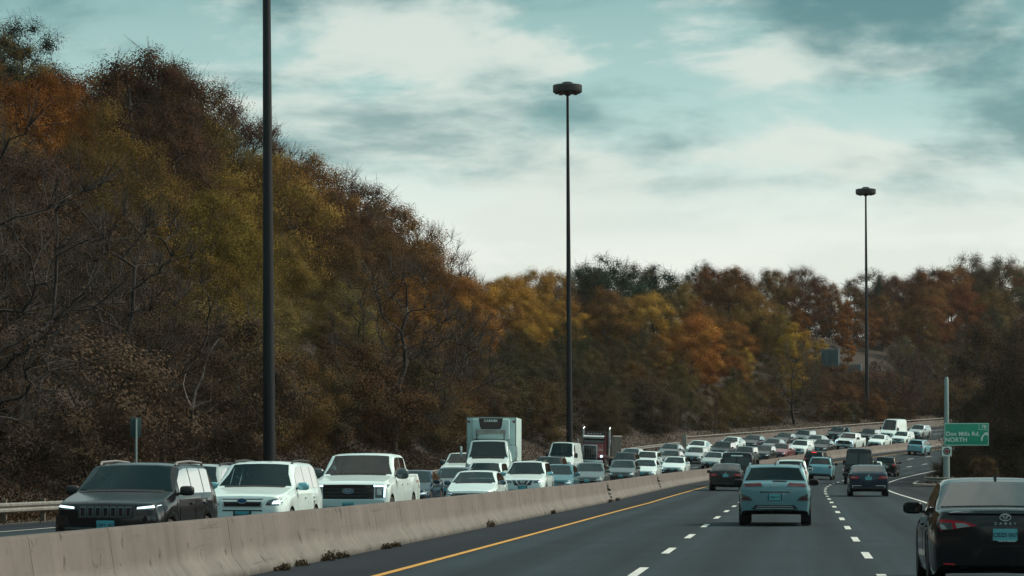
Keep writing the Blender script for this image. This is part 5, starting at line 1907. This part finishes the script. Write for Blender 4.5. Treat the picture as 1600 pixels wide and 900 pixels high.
def dark_sedan_rear(zt, chrome=False):
    r_ = [('taillight', RED, [(0.44, zt - 0.19), (0.80, zt - 0.20), (0.85, zt - 0.08), (0.50, zt - 0.07)], {'off': 0.012}),
          ('taillight_inner', LAMP, [(0.56, zt - 0.14), (0.74, zt - 0.145), (0.75, zt - 0.125), (0.57, zt - 0.12)], {'off': 0.02, 'nu': 3, 'nv': 1}),
          ('bumper_insert', BLACK, [(-0.74, 0.30), (0.74, 0.30), (0.70, 0.44), (-0.70, 0.44)], {'off': 0.008, 'nu': 8}),
          ('emblem', CHROME, ('disc', 0, zt - 0.05, 0.045, 0.04), {'off': 0.018})] + plate_items(zt - 0.17, 'rear', PLATE)
    if chrome:
        r_ += [('bumper_strip', CHROME, [(0.32, 0.485), (0.70, 0.485), (0.72, 0.51), (0.32, 0.51)], {'off': 0.014, 'nu': 4, 'nv': 1}),
               ('bumper_strip_end', CHROME, [(0.70, 0.40), (0.725, 0.40), (0.745, 0.51), (0.72, 0.51)], {'off': 0.014, 'nu': 1, 'nv': 2})]
    return r_


def suv_rear_red(red=RED):
    return [('taillight', red, [(0.60, 0.92), (0.84, 0.92), (0.86, 1.10), (0.66, 1.10)], {'off': 0.012}),
            ('rear_bumper', BLACK, [(-0.80, 0.32), (0.80, 0.32), (0.78, 0.50), (-0.78, 0.50)], {'off': 0.008, 'nu': 8}),
            ('emblem', CHROME, ('disc', 0, 1.04, 0.05, 0.04), {'off': 0.02})] + plate_items(0.88, 'rear', PLATE)


pick = dict(L=5.88, W=2.03, H=1.93, wb=3.68, fo=0.96, wr=0.41, zs=0.42, zn=1.22, zc=1.36, yc=1.48, yrf=2.10, yrr=3.74, yrb=3.90, zt=1.36, zt2=1.37, zb=1.27, tum=0.22, nr=0.10,
            ef=0.86, er=0.90, wins=[(1.86, 2.72), (2.80, 3.62)], doors=[(1.62, 2.74), (2.80, 3.72)], paint=WHITE, gap=0.08, msz=(0.17, 0.10, 0.14), mz=0.04, mirror=material('mirror_dark', (0.06, 0.09, 0.10), 0.3, 0.1, coat=0.5), rgr=(0.1, 0.85),
            deck=[(3.94, 1.37), (4.8, 1.38)], belt=[(0, 1.08), (0.3, 1.16), (1.48, 1.28), (3.74, 1.27), (3.90, 1.28), (5.88, 1.29)], front=pickup_front(),
            rear=[('taillight', RED, [(0.86, 0.98), (0.99, 0.98), (0.99, 1.27), (0.87, 1.27)], {'off': 0.02})], handle=WHITE)
van_d = dict(L=5.9, W=2.0, H=2.62, wb=3.66, fo=1.0, wr=0.35, zs=0.32, zn=1.08, zc=1.36, yc=0.95, yrf=1.72, yrr=5.55, yrb=5.86, zt=1.25, zt2=1.15, zb=1.28, tum=0.12, ef=0.78, er=0.90,
             wins=[(1.36, 2.15)], doors=[(1.25, 2.2)], paint=WHITE, msz=(0.12, 0.09, 0.19), mz=0.12, mirror=BLACK, hood=[(0.6, 1.20)],
             front=[('grille', GLOSSB, [(-0.48, 0.72), (0.48, 0.72), (0.52, 0.94), (-0.52, 0.94)], {'off': 0.010, 'nu': 8}), ('emblem', CHROME, ('disc', 0, 0.85, 0.10, 0.10), {'off': 0.03, 'ring': 0.02}),
                    ('headlight', LAMP, [(0.58, 0.80), (0.88, 0.84), (0.92, 1.06), (0.64, 0.98)], {'off': 0.010}), ('bumper', BLACK, [(-0.9, 0.36), (0.9, 0.36), (0.9, 0.64), (-0.9, 0.64)], {'off': 0.012, 'nu': 8})] + plate_items(0.55, 'front', PLATE_D),
             rear=[('taillight', RED, [(0.86, 0.90), (0.95, 0.90), (0.95, 1.45), (0.87, 1.45)], {'off': 0.012}), ('rear_bumper', BLACK, [(-0.85, 0.42), (0.85, 0.42), (0.85, 0.60), (-0.85, 0.60)], {'off': 0.02, 'nu': 8})], rgr=(0.10, 0.62))

CARS = {}


def proto(key, name, d):
    CARS[key] = Car(name, d)


proto('jeep', 'sport_utility', suv(L=4.62, W=1.86, H=1.66, zn=1.02, zc=1.17, zb=1.10, ef=0.80, nr=0.12, paint=BLACKP, front=jeep_front(), clad=material('cladding_grey', (0.055, 0.065, 0.07), 0.6), railm=material('rail_grey', (0.25, 0.24, 0.23), 0.4, 0.5), mirror=BLACK))
proto('forester', 'station_wagon', suv(L=4.60, W=1.80, H=1.70, zn=1.03, zc=1.16, zb=1.08, paint=WHITE, front=forester_front(), clad=None, railm=BLACK, fin=True, mirror=CYAN))
proto('pickup', 'pickup_truck', pick)
proto('civic', 'sedan', sedan(L=4.63, W=1.80, H=1.41, zn=0.76, zc=0.97, paint=WHITE, front=civic_front(), mirror=BLUEP))
proto('rogue', 'crossover', suv(L=4.64, W=1.84, H=1.70, zn=0.98, zc=1.15, paint=WHITE, front=rogue_front(), railm=BLACK, mirror=CYAN))
proto('kona', 'crossover', suv(L=4.20, W=1.80, H=1.545, wb=2.60, fo=0.82, wr=0.335, zs=0.25, zn=0.90, zc=1.05, yc=1.15, yrf=1.85, yrr=3.70, yrb=4.06, zt=1.115, zt2=1.06, zb=1.03, tum=0.30, er=0.88,
                               wins=[(1.5, 2.35), (2.4, 3.2), (3.25, 3.6)], doors=[(1.35, 2.35), (2.4, 3.2)], paint=STEEL, rear=kona_rear(), clad=BLACK, mirror=BLACK, railm=STEEL, fin=True, tw=0.26, glass=GLASS, rglass=GLASS_D, rgr=(0.10, 0.92)))
proto('camry', 'sedan', sedan(L=4.88, W=1.84, H=1.425, wb=2.82, fo=0.95, zn=0.74, zc=0.98, yc=1.40, yrf=2.20, yrr=3.42, yrb=4.40, zt=1.045, zt2=1.02, zb=0.95, tum=0.40, paint=BLACKP, rear=camry_rear(), er=0.86, tr=0.05,
                              wins=[(1.9, 2.72), (2.78, 3.55), (3.6, 3.85)], doors=[(1.6, 2.72), (2.78, 3.7)], fin=True, mirror=BLACKP, msz=(0.135, 0.08, 0.085), mz=0.03, rgr=(0.05, 0.93)))
proto('bmw', 'sedan', sedan(paint=DARK, rear=dark_sedan_rear(0.98), er=0.84))
proto('audi', 'sedan', sedan(W=1.84, paint=NAVY, rear=dark_sedan_rear(1.0, True), er=0.86, H=1.43))
proto('wagon', 'sport_utility', suv(W=1.90, H=1.74, paint=CYAN, rear=suv_rear_red(REDD), zb=1.12, zc=1.18, yrr=4.2, mirror=BLACK, rglass=GLASS_D))
proto('suvred', 'sport_utility', suv(W=1.88, H=1.72, paint=DARK, rear=suv_rear_red() + [('brake_lamp', REDLIT, [(-0.22, 1.585), (0.22, 1.585), (0.22, 1.64), (-0.22, 1.64)], {'off': 0.05, 'nu': 4, 'nv': 1})], rglass=GLASS_D))
proto('suvrear', 'sport_utility', suv(paint=WHITE, rear=suv_rear_red(), rglass=GLASS_D))
proto('suv', 'sport_utility', suv(paint=GREY, lit=LITS))
proto('suv2', 'crossover', suv(paint=GREY, L=4.4, H=1.60, zn=0.88, zc=1.08, clad=None, rails=False, lit=None))
proto('sedan', 'sedan', sedan(paint=GREY))
proto('sedanlit', 'sedan', sedan(paint=GREY, lit=LITS, L=4.8, W=1.84, yrr=3.2))
proto('hatch', 'hatchback', suv(paint=GREY, L=4.25, W=1.78, H=1.48, wb=2.6, fo=0.85, zs=0.2, wr=0.32, zn=0.78, zc=1.0, yc=1.15, yrf=1.95, yrr=3.72, yrb=4.14, zt=1.02, zt2=0.98, zb=0.97, tum=0.33,
                                wins=[(1.55, 2.4), (2.45, 3.2), (3.25, 3.6)], doors=[(1.35, 2.4), (2.45, 3.2)], rails=False, clad=None, lit=LITS))
proto('van', 'panel_van', van_d)
proto('van_low', 'panel_van', dict(van_d, H=2.42))
proto('van_dark', 'panel_van', dict(van_d, H=2.5, paint=BLACKP, rglass=GLASS_D, rear=[('rear_door_window', GLASS_D, [(0.06, 1.40), (0.80, 1.40), (0.76, 2.15), (0.06, 2.15)], {'off': 0.012}), ('taillight', REDD, [(0.86, 0.90), (0.95, 0.90), (0.95, 1.45), (0.87, 1.45)], {'off': 0.012}),
                                                                                 ('rear_bumper', BLACK, [(-0.85, 0.42), (0.85, 0.42), (0.85, 0.60), (-0.85, 0.60)], {'off': 0.02, 'nu': 8})], rearglass=False))
proto('van_cargo', 'cargo_van', dict(van_d, L=5.7, W=2.0, H=2.08, yrr=5.45, yrb=5.66, paint=BLACKP, rearglass=False, rear=[('rear_door_window', GLASS_D, [(0.05, 1.28), (0.78, 1.28), (0.72, 1.78), (0.05, 1.78)], {'off': 0.012}),
                                                                              ('taillight', REDD, [(0.86, 0.80), (0.95, 0.80), (0.95, 1.15), (0.87, 1.15)], {'off': 0.012}), ('white_lettering', SIGN_W, [(-0.36, 1.83), (0.36, 1.83), (0.34, 1.90), (-0.34, 1.90)], {'off': 0.014, 'nu': 6, 'nv': 1}),
                                                                              ('rear_bumper', BLACK, [(-0.85, 0.42), (0.85, 0.42), (0.85, 0.60), (-0.85, 0.60)], {'off': 0.02, 'nu': 8})]))


def box_truck():
    d = dict(L=3.5, W=2.25, H=2.66, wb=5.0, fo=1.0, wr=0.48, zs=0.62, zn=1.50, zc=1.72, yc=1.30, yrf=1.72, yrr=3.2, yrb=3.46, zt=1.9, zt2=1.85, zb=1.66, tum=0.16, ef=0.74, er=0.94, nr=0.14,
             wins=[(1.62, 2.6)], doors=[(1.5, 2.65)], paint=WHITE, mirrors=False, rearglass=False, wsr=(0.10, 0.96), gap=0.09, tw=0.30,
             front=[('grille', GLOSSB, [(-0.55, 0.95), (0.55, 0.95), (0.60, 1.36), (-0.60, 1.36)], {'off': 0.012, 'nu': 8}), ('headlight', LAMP, [(0.68, 1.02), (0.98, 1.05), (1.0, 1.25), (0.70, 1.22)], {'off': 0.012}),
                    ('bumper', BLACK, [(-1.0, 0.62), (1.0, 0.62), (1.0, 0.88), (-1.0, 0.88)], {'off': 0.05, 'nu': 8})] + plate_items(0.72, 'front', PLATE_D, off=0.06))
    c = Car('box_truck', d)
    r_ = c.root
    f = 1.75
    CB = material('box_white', (0.44, 0.62, 0.63), 0.45, var=0.12, vscale=1.2)
    m = MB(); m.box(-1.28, 1.28, f - 9.4, f - 3.75, 1.02, 3.86, 0.04); bx = m.build('cargo_box', CB, r_)
    m = MB()
    for x in (-1.285, 1.235): m.box(x, x + 0.05, f - 3.76, f - 3.735, 1.02, 3.87)
    m.box(-1.235, 1.235, f - 3.76, f - 3.735, 3.82, 3.87)
    m.build('edge_trim', GALV, bx)
    m = MB(); m.box(-0.95, 0.95, f - 3.74, f - 3.30, 2.72, 3.76, 0.08); un = m.build('cooling_unit', CB, r_)
    v = [(-0.62, f - 3.285, 3.80), (0.62, f - 3.285, 3.80), (0.56, f - 3.285, 3.36), (0.48, f - 3.285, 3.24), (-0.48, f - 3.285, 3.24), (-0.56, f - 3.285, 3.36)]
    vb = [(x, y - 0.12, z) for x, y, z in v]
    obj('unit_panel', mesh_data('unit_panel', v + vb, [tuple(range(6))] + [(i, (i + 1) % 6, 6 + (i + 1) % 6, 6 + i) for i in range(6)], (GLOSSB,)), un)
    text_obj('lettering', 'CARRIER', 0.16, SIGN_W, un, (0, f - 3.28, 3.66), (R(90), 0, math.pi), 0.003, 1.12)
    m = MB(); m.box(-0.78, 0.78, f - 3.72, f - 3.12, 2.98, 3.20, 0.05); m.build('unit_shelf', GALV, un)
    m = MB()
    for x in (-0.72, 0.68): m.box(x, x + 0.05, f - 3.2, f - 3.14, 2.66, 3.0)
    m.build('unit_bracket', BLACK, un)
    for sd in (-1, 1):
        m = MB(); m.box(sd * 1.40 - 0.06, sd * 1.40 + 0.06, f - 1.78, f - 1.66, 1.78, 2.34, 0.03); o = m.build('mirror', CHROME, r_)
        m = MB(); m.tube([(sd * 1.03, f - 1.8, 2.42), (sd * 1.38, f - 1.74, 2.42), (sd * 1.40, f - 1.72, 1.6), (sd * 1.05, f - 1.8, 1.55)], 0.018, 6); m.build('mirror_arm', BLACK, o)
        m = MB(); m.box(sd * 1.16 - 0.06, sd * 1.16 + 0.06, f - 3.73, f - 3.70, 3.58, 3.68); m.build('marker_lamp', REDP, bx)
    m = MB(); m.box(-0.5, 0.5, f - 9.2, f - 3.4, 0.72, 1.02); m.build('chassis', BLACK, r_)
    return c


CARS['boxtruck'] = box_truck()


def dump_truck():
    c = Car.__new__(Car)
    c.name = 'dump_truck'; c.d = dict(L=0.0, paint=MAROON)
    r_ = c.root = empty('dump_truck')
    # hood, tapered, with squared chrome grille
    m = MB()
    m.add([(-.62, 0, 1.0), (.62, 0, 1.0), (.62, 0, 2.02), (-.62, 0, 2.02), (-.85, -1.9, 1.0), (.85, -1.9, 1.0), (.85, -1.9, 2.22), (-.85, -1.9, 2.22)], [(0, 1, 2, 3), (1, 5, 6, 2), (5, 4, 7, 6), (4, 0, 3, 7), (3, 2, 6, 7), (0, 4, 5, 1)])
    m.build('hood', MAROON, r_)
    m = MB(); m.box(-.50, .50, 0.0, 0.05, 0.98, 2.0, 0.02); g = m.build('grille', GLOSSB, r_)
    m = MB(); m.box(-.58, -.50, 0.0, 0.07, 0.95, 2.02, 0.01); m.box(.50, .58, 0.0, 0.07, 0.95, 2.02, 0.01); m.box(-.58, .58, 0.0, 0.08, 2.02, 2.10, 0.02); m.build('grille_surround', CHROME, g)
    for k in range(7):
        m = MB(); m.box(-.42 + .14 * k - .015, -.42 + .14 * k + .015, 0.05, 0.065, 1.0, 1.98); m.build('grille_bar', GALV, g)
    for sd in (-1, 1):
        pts = [(-0.35, 0.75), (-0.30, 1.10), (-0.75, 1.42), (-1.15, 1.35), (-1.6, 1.05)]
        v = []
        for y, z in pts: v += [(sd * .62, y + 0.2, z), (sd * 1.16, y + 0.2, z - 0.03), (sd * 1.16, y + 0.2, z - 0.16), (sd * .62, y + 0.2, z - 0.1)]
        m = MB(); m.add(v, [(4 * i + k, 4 * i + (k + 1) % 4, 4 * i + 4 + (k + 1) % 4, 4 * i + 4 + k) for i in range(4) for k in range(4)]); m.build('fender', MAROON, r_)
        m = MB(); m.box(sd * .92 - .15, sd * .92 + .15, -0.15, 0.0, 1.12, 1.32, 0.04); h = m.build('headlight', CHROME, r_)
        m = MB(); m.lathe([(0.10, 0), (0.10, 0.012)], 14, 'y', (sd * .92, 0.0, 1.22)); m.build('headlight_lens', LIT, h)
        wheel(r_, sd * 1.02, -0.95, 0.52, 0.30); wheel(r_, sd * 1.02, -5.2, 0.52, 0.45); wheel(r_, sd * 1.02, -6.5, 0.52, 0.45)
        m = MB(); m.tube([(sd * 1.05, -3.1, 1.2), (sd * 1.05, -3.1, 2.9), (sd * 1.05, -3.1, 3.35), (sd * 1.05, -3.25, 3.5)], [0.09, 0.09, 0.075, 0.075], 10); m.build('exhaust_stack', CHROME, r_)
        m = MB(); m.box(sd * 1.28 - .05, sd * 1.28 + .05, -2.05, -1.95, 2.0, 2.55, 0.02); o = m.build('mirror', CHROME, r_)
        m = MB(); m.tube([(sd * .9, -2.1, 2.6), (sd * 1.28, -2.0, 2.6), (sd * 1.28, -2.0, 1.9)], 0.02, 6); m.build('mirror_arm', BLACK, o)
    m = MB()
    m.add([(-.9, -1.85, 1.0), (.9, -1.85, 1.0), (.9, -1.85, 2.2), (-.9, -1.85, 2.2), (-.86, -2.02, 2.86), (.86, -2.02, 2.86), (-.9, -3.0, 1.0), (.9, -3.0, 1.0), (.86, -3.0, 2.92), (-.86, -3.0, 2.92)],
          [(0, 1, 2, 3), (3, 2, 5, 4), (4, 5, 8, 9), (1, 7, 8, 5, 2), (0, 3, 4, 9, 6), (6, 9, 8, 7), (0, 6, 7, 1)])
    cb = m.build('cab', MAROON, r_)
    m = MB(); m.add([(-.80, -1.855, 2.26), (.80, -1.855, 2.26), (.78, -1.99, 2.76), (-.78, -1.99, 2.76)], [(0, 1, 2, 3)]); m.build('windshield', GLASS, cb)
    m = MB(); m.add([(-.84, -1.95, 2.84), (.84, -1.95, 2.84), (.84, -1.66, 2.74), (-.84, -1.66, 2.74), (-.84, -1.66, 2.60), (.84, -1.66, 2.60)], [(0, 1, 2, 3), (3, 2, 5, 4)]); m.build('sun_visor', CHROME, cb)
    for x in (-.5, -.25, 0, .25, .5):
        m = MB(); m.box(x - .06, x + .06, -2.15, -2.05, 2.93, 3.0, 0.02); m.build('roof_lamp', CHROME, cb)
    m = MB(); m.box(-1.05, 1.05, -0.02, 0.12, 0.62, 0.92, 0.03); m.build('bumper', CHROME, r_)
    m = MB(); m.box(-.45, .45, -8.0, -0.4, 0.75, 1.05); m.build('chassis', BLACK, r_)
    GB = material('dump_body', (0.055, 0.05, 0.052), 0.6, 0.3, var=0.2)
    m = MB(); m.box(-1.22, 1.22, -8.4, -3.5, 1.25, 2.75, 0.03); b = m.build('dump_body', GB, r_)
    m = MB(); m.box(-1.15, 1.15, -3.52, -3.4, 2.2, 3.15, 0.02); m.build('headboard', GB, b)
    for k in range(7):
        for sd in (-1, 1):
            m = MB(); m.box(sd * 1.26 - .05, sd * 1.26 + .05, -4.0 - .68 * k - .05, -4.0 - .68 * k + .05, 1.25, 2.78); m.build('side_rib', GALV, b)
    for sd in (-1, 1):
        m = MB(); m.box(sd * 1.26 - .06, sd * 1.26 + .06, -8.4, -3.5, 2.76, 2.86, 0.02); m.build('side_rail', GALV, b)
    return c


CARS['dump'] = dump_truck()


def place_vehicle(key, s, lat, oncoming, paintm, label, cat, group, yaw=0.0, dz=0.0):
    c = CARS[key]
    Lh = c.d['L'] / 2
    sc = s + Lh
    p = P(sc, lat); p[2] += dz
    th = heading(sc)
    b = math.atan(float(np.interp(sc, SS, PB))); g = math.atan(float(np.interp(sc, SS, PG)))
    r_ = c.root.copy()
    link(r_)
    r_.location = tuple(p)
    r_.rotation_euler = (-g, -b, -th + math.pi + yaw) if oncoming else (g, b, -th + yaw)
    tag(r_, label, cat, group)
    base = c.d['paint']
    def cp(o, par):
        q = o.copy(); link(q); q.parent = par
        q.matrix_parent_inverse = o.matrix_parent_inverse
        if paintm and paintm is not base and o.type == 'MESH':
            for i, sl_ in enumerate(q.material_slots):
                if sl_.material is base:
                    q.material_slots[i].link = 'OBJECT'; q.material_slots[i].material = paintm
        for ch in o.children: cp(ch, q)
    for ch in c.root.children: cp(ch, r_)
    return r_


A_, B_, C_ = -11.5, -15.1, -18.7
ON = 'oncoming vehicles queued on the far carriageway'
for key, s, lat, pm_, label, cat in [
        ('jeep', 41.8, A_, None, 'black oncoming sport utility with seven-slot grille and lit slim headlamps, nearest to the barrier', 'car'),
        ('suv', 61.0, B_, SILVER, 'silver oncoming sport utility half hidden behind the nearest black one', 'car'),
        ('forester', 52.4, A_, None, 'white oncoming wagon with roof rails between black car and white pickup', 'car'),
        ('sedan', 79.4, B_, STEEL, 'blue-grey car peeking out between white wagon and white pickup', 'car'),
        ('pickup', 65.0, A_, None, 'white oncoming pickup truck with wide black grille and lit C-shaped lamps', 'pickup'),
        ('sedanlit', 97.4, B_, NAVY, 'dark blue oncoming sedan right behind the big white pickup', 'car'),
        ('sedan', 109.3, B_, GREY, 'grey oncoming sedan behind the dark blue one, left of the white sedan', 'car'),
        ('pickup', 138.5, C_, None, 'white pickup partly hidden left of the box truck cab', 'pickup'),
        ('civic', 88.9, A_, None, 'low white oncoming sedan with thin black grille beside the barrier', 'car'),
        ('suv2', 120.6, B_, WHITE, 'white oncoming crossover right in front of the box truck', 'car'),
        ('boxtruck', 127.0, -15.75, None, 'white refrigerated box truck with black cooling unit panel', 'truck'),
        ('rogue', 106.1, A_, None, 'white oncoming crossover with V-shaped chrome grille beside the barrier', 'car'),
        ('suv', 149.3, B_, BROWN, 'dark brown oncoming sport utility in front of the white high-roof van', 'car'),
        ('van_low', 183.8, C_, None, 'white high-roof panel van between box truck and red truck', 'van'),
        ('dump', 199.1, C_, None, 'dark red dump truck with chrome stacks and sun visor', 'truck'),
        ('hatch', 119.5, A_, TEAL, 'small teal oncoming car behind the white crossover with V grille', 'car'),
        ('sedan', 136.9, A_, GREY, 'dark grey oncoming sedan with round emblem left of the broken barrier joint', 'car'),
        ('hatch', 158.4, A_, GREY, 'dark grey oncoming wagon just right of the broken barrier joint', 'car'),
        ('suv', 191.5, B_, DARK, 'dark sport utility directly behind the grey wagon at the broken barrier joint', 'car'),
        ('sedan', 217.0, C_, SILVER, 'silver-grey sedan right of the dump truck bed', 'car'),
        ('sedanlit', 173.3, A_, WHITE, 'white sedan with bluish lit headlamp left of the second barrier joint', 'car'),
        ('suv2', 204.0, B_, WHITE, 'white crossover behind the white sedan pair at the second barrier joint', 'car'),
        ('sedan', 234.0, C_, GREY, 'dark sedan in front of the guard rail in the outer lane', 'car'),
        ('sedan', 216.2, B_, MAUVE, 'mauve-grey car behind the white sedan at the second barrier joint', 'car'),
        ('sedanlit', 193.4, A_, WHITE, 'white sedan right of the second barrier joint', 'car'),
        ('sedan', 245.4, C_, WHITE, 'white sedan in the outer lane where the guard rail meets the concrete wall', 'car'),
        ('hatch', 228.4, B_, SILVER, 'grey-silver car in the middle lane with dark lower front', 'car'),
        ('sedan', 217.0, A_, SILVER, 'silver sedan beside the barrier left of the dark cargo van', 'car'),
        ('suv', 240.4, B_, DARK, 'dark sport utility in the middle lane left of the cargo van roof', 'car'),
        ('sedan', 258.7, C_, WHITE, 'white sedan in the outer lane right of the guard rail end', 'car'),
        ('suv2', 233.3, A_, GREY, 'dark grey car partly hidden behind the dark cargo van', 'car'),
        ('sedan', 267.1, C_, DARK, 'dark sedan in the outer lane under the parapet', 'car'),
        ('hatch', 242.3, A_, DARK, 'dark hatchback between cargo van and red car', 'car'),
        ('sedan', 261.7, B_, GREY, 'grey sedan directly behind the red car', 'car'),
        ('sedanlit', 250.2, A_, REDP, 'red oncoming car in the jam', 'car'),
        ('sedan', 279.4, C_, DARK, 'black sedan in the outer lane left of the silver one', 'car'),
        ('suv2', 287.0, C_, GREY, 'dark grey car against the parapet above the silver sedan', 'car'),
        ('sedan', 279.4, B_, SILVER, 'silver sedan in the middle lane behind the white crossover at the barrier', 'car'),
        ('suv2', 259.0, A_, WHITE, 'white crossover beside the barrier above the white rear-view car', 'car'),
        ('sedanlit', 268.5, A_, DARK, 'black sedan beside the barrier right of the white crossover', 'car'),
        ('suv', 300.5, C_, DARK, 'dark sport utility left of the white pickup on the far bend', 'car'),
        ('pickup', 279.6, A_, None, 'white pickup on the far bend above the dark tall van', 'pickup'),
        ('suv', 301.1, B_, DARK, 'dark sport utility under the far light mast', 'car'),
        ('van', 310.1, B_, None, 'white high-roof van on the far bend right of the far mast', 'van'),
        ('sedan', 292.7, A_, WHITE, 'white sedan beside the barrier below the far white van', 'car'),
        ('suv2', 302.6, A_, WHITE, 'white crossover at the right end of the visible barrier', 'car'),
        ('suv', 321.7, B_, SILVER, 'silver sport utility at the right end of the jam by the bushes', 'car')]:
    place_vehicle(key, s, lat, True, pm_, label, cat, ON, 0.065 if key == 'boxtruck' else 0.0)

SAME = 'vehicles driving ahead on the near carriageway'
for key, s, lat, pm_, label, cat, yaw in [
        ('camry', 32.6, 2.58, None, 'black sedan cut by the right edge, nearest of all', 'car', 0.0),
        ('kona', 64.4, -0.58, None, 'steel-blue crossover seen from behind in the middle lane', 'car', 0.0),
        ('bmw', 136.2, -4.05, None, 'dark sedan seen from behind in the left lane', 'car', 0.0),
        ('van_cargo', 152.0, -4.05, None, 'dark cargo van seen from behind, beyond the dark sedan in the left lane', 'van', 0.0),
        ('suvrear', 135.5, -0.6, WHITE, 'white sport utility half hidden behind the steel-blue crossover', 'car', 0.0),
        ('suvred', 227.0, -4.0, None, 'dark sport utility with red brake lamp lit, by the barrier', 'car', 0.0),
        ('wagon', 196.7, -0.56, None, 'pale blue boxy wagon seen from behind in the middle lane', 'car', 0.0),
        ('van_dark', 176.8, 2.96, None, 'tall black van seen from behind in the right lane', 'van', 0.0),
        ('audi', 116.5, 3.05, None, 'dark blue sedan with chrome bumper strips seen from behind in the right lane', 'car', 0.0),
        ('suvrear', 219.5, 3.0, DARK, 'dark sport utility peeking out right of the tall black van', 'car', 0.0),
        ('bmw', 205.5, 2.9, WHITE, 'white car peeking out right of the tall black van', 'car', 0.0),
        ('suvrear', 281.1, -4.0, CYAN, 'pale blue sport utility far ahead by the roadside bushes', 'car', 0.0)]:
    place_vehicle(key, s, lat, False, pm_, label, cat, SAME, yaw)

for c_ in CARS.values():
    def rm(o):
        for ch in list(o.children): rm(ch)
        bpy.data.objects.remove(o)
    rm(c_.root)


# ------------------------------------------------------------------ damp autumn air
HZ = bpy.data.materials.new('haze_air')
HZ.use_nodes = True
HZ.node_tree.nodes.clear()
_v = N(HZ.node_tree, 'ShaderNodeVolumePrincipled', ins={'Color': (0.86, 0.93, 0.95, 1), 'Density': 0.00005, 'Anisotropy': 0.2})
_o = N(HZ.node_tree, 'ShaderNodeOutputMaterial')
HZ.node_tree.links.new(_v.outputs[0], _o.inputs['Volume'])
m_ = MB(); m_.box(-7200, 7400, -8200, 8800, -6, 90)
hz = m_.build('haze', HZ, None)
tag(hz, 'thin grey autumn haze filling the valley', 'haze', kind='stuff')
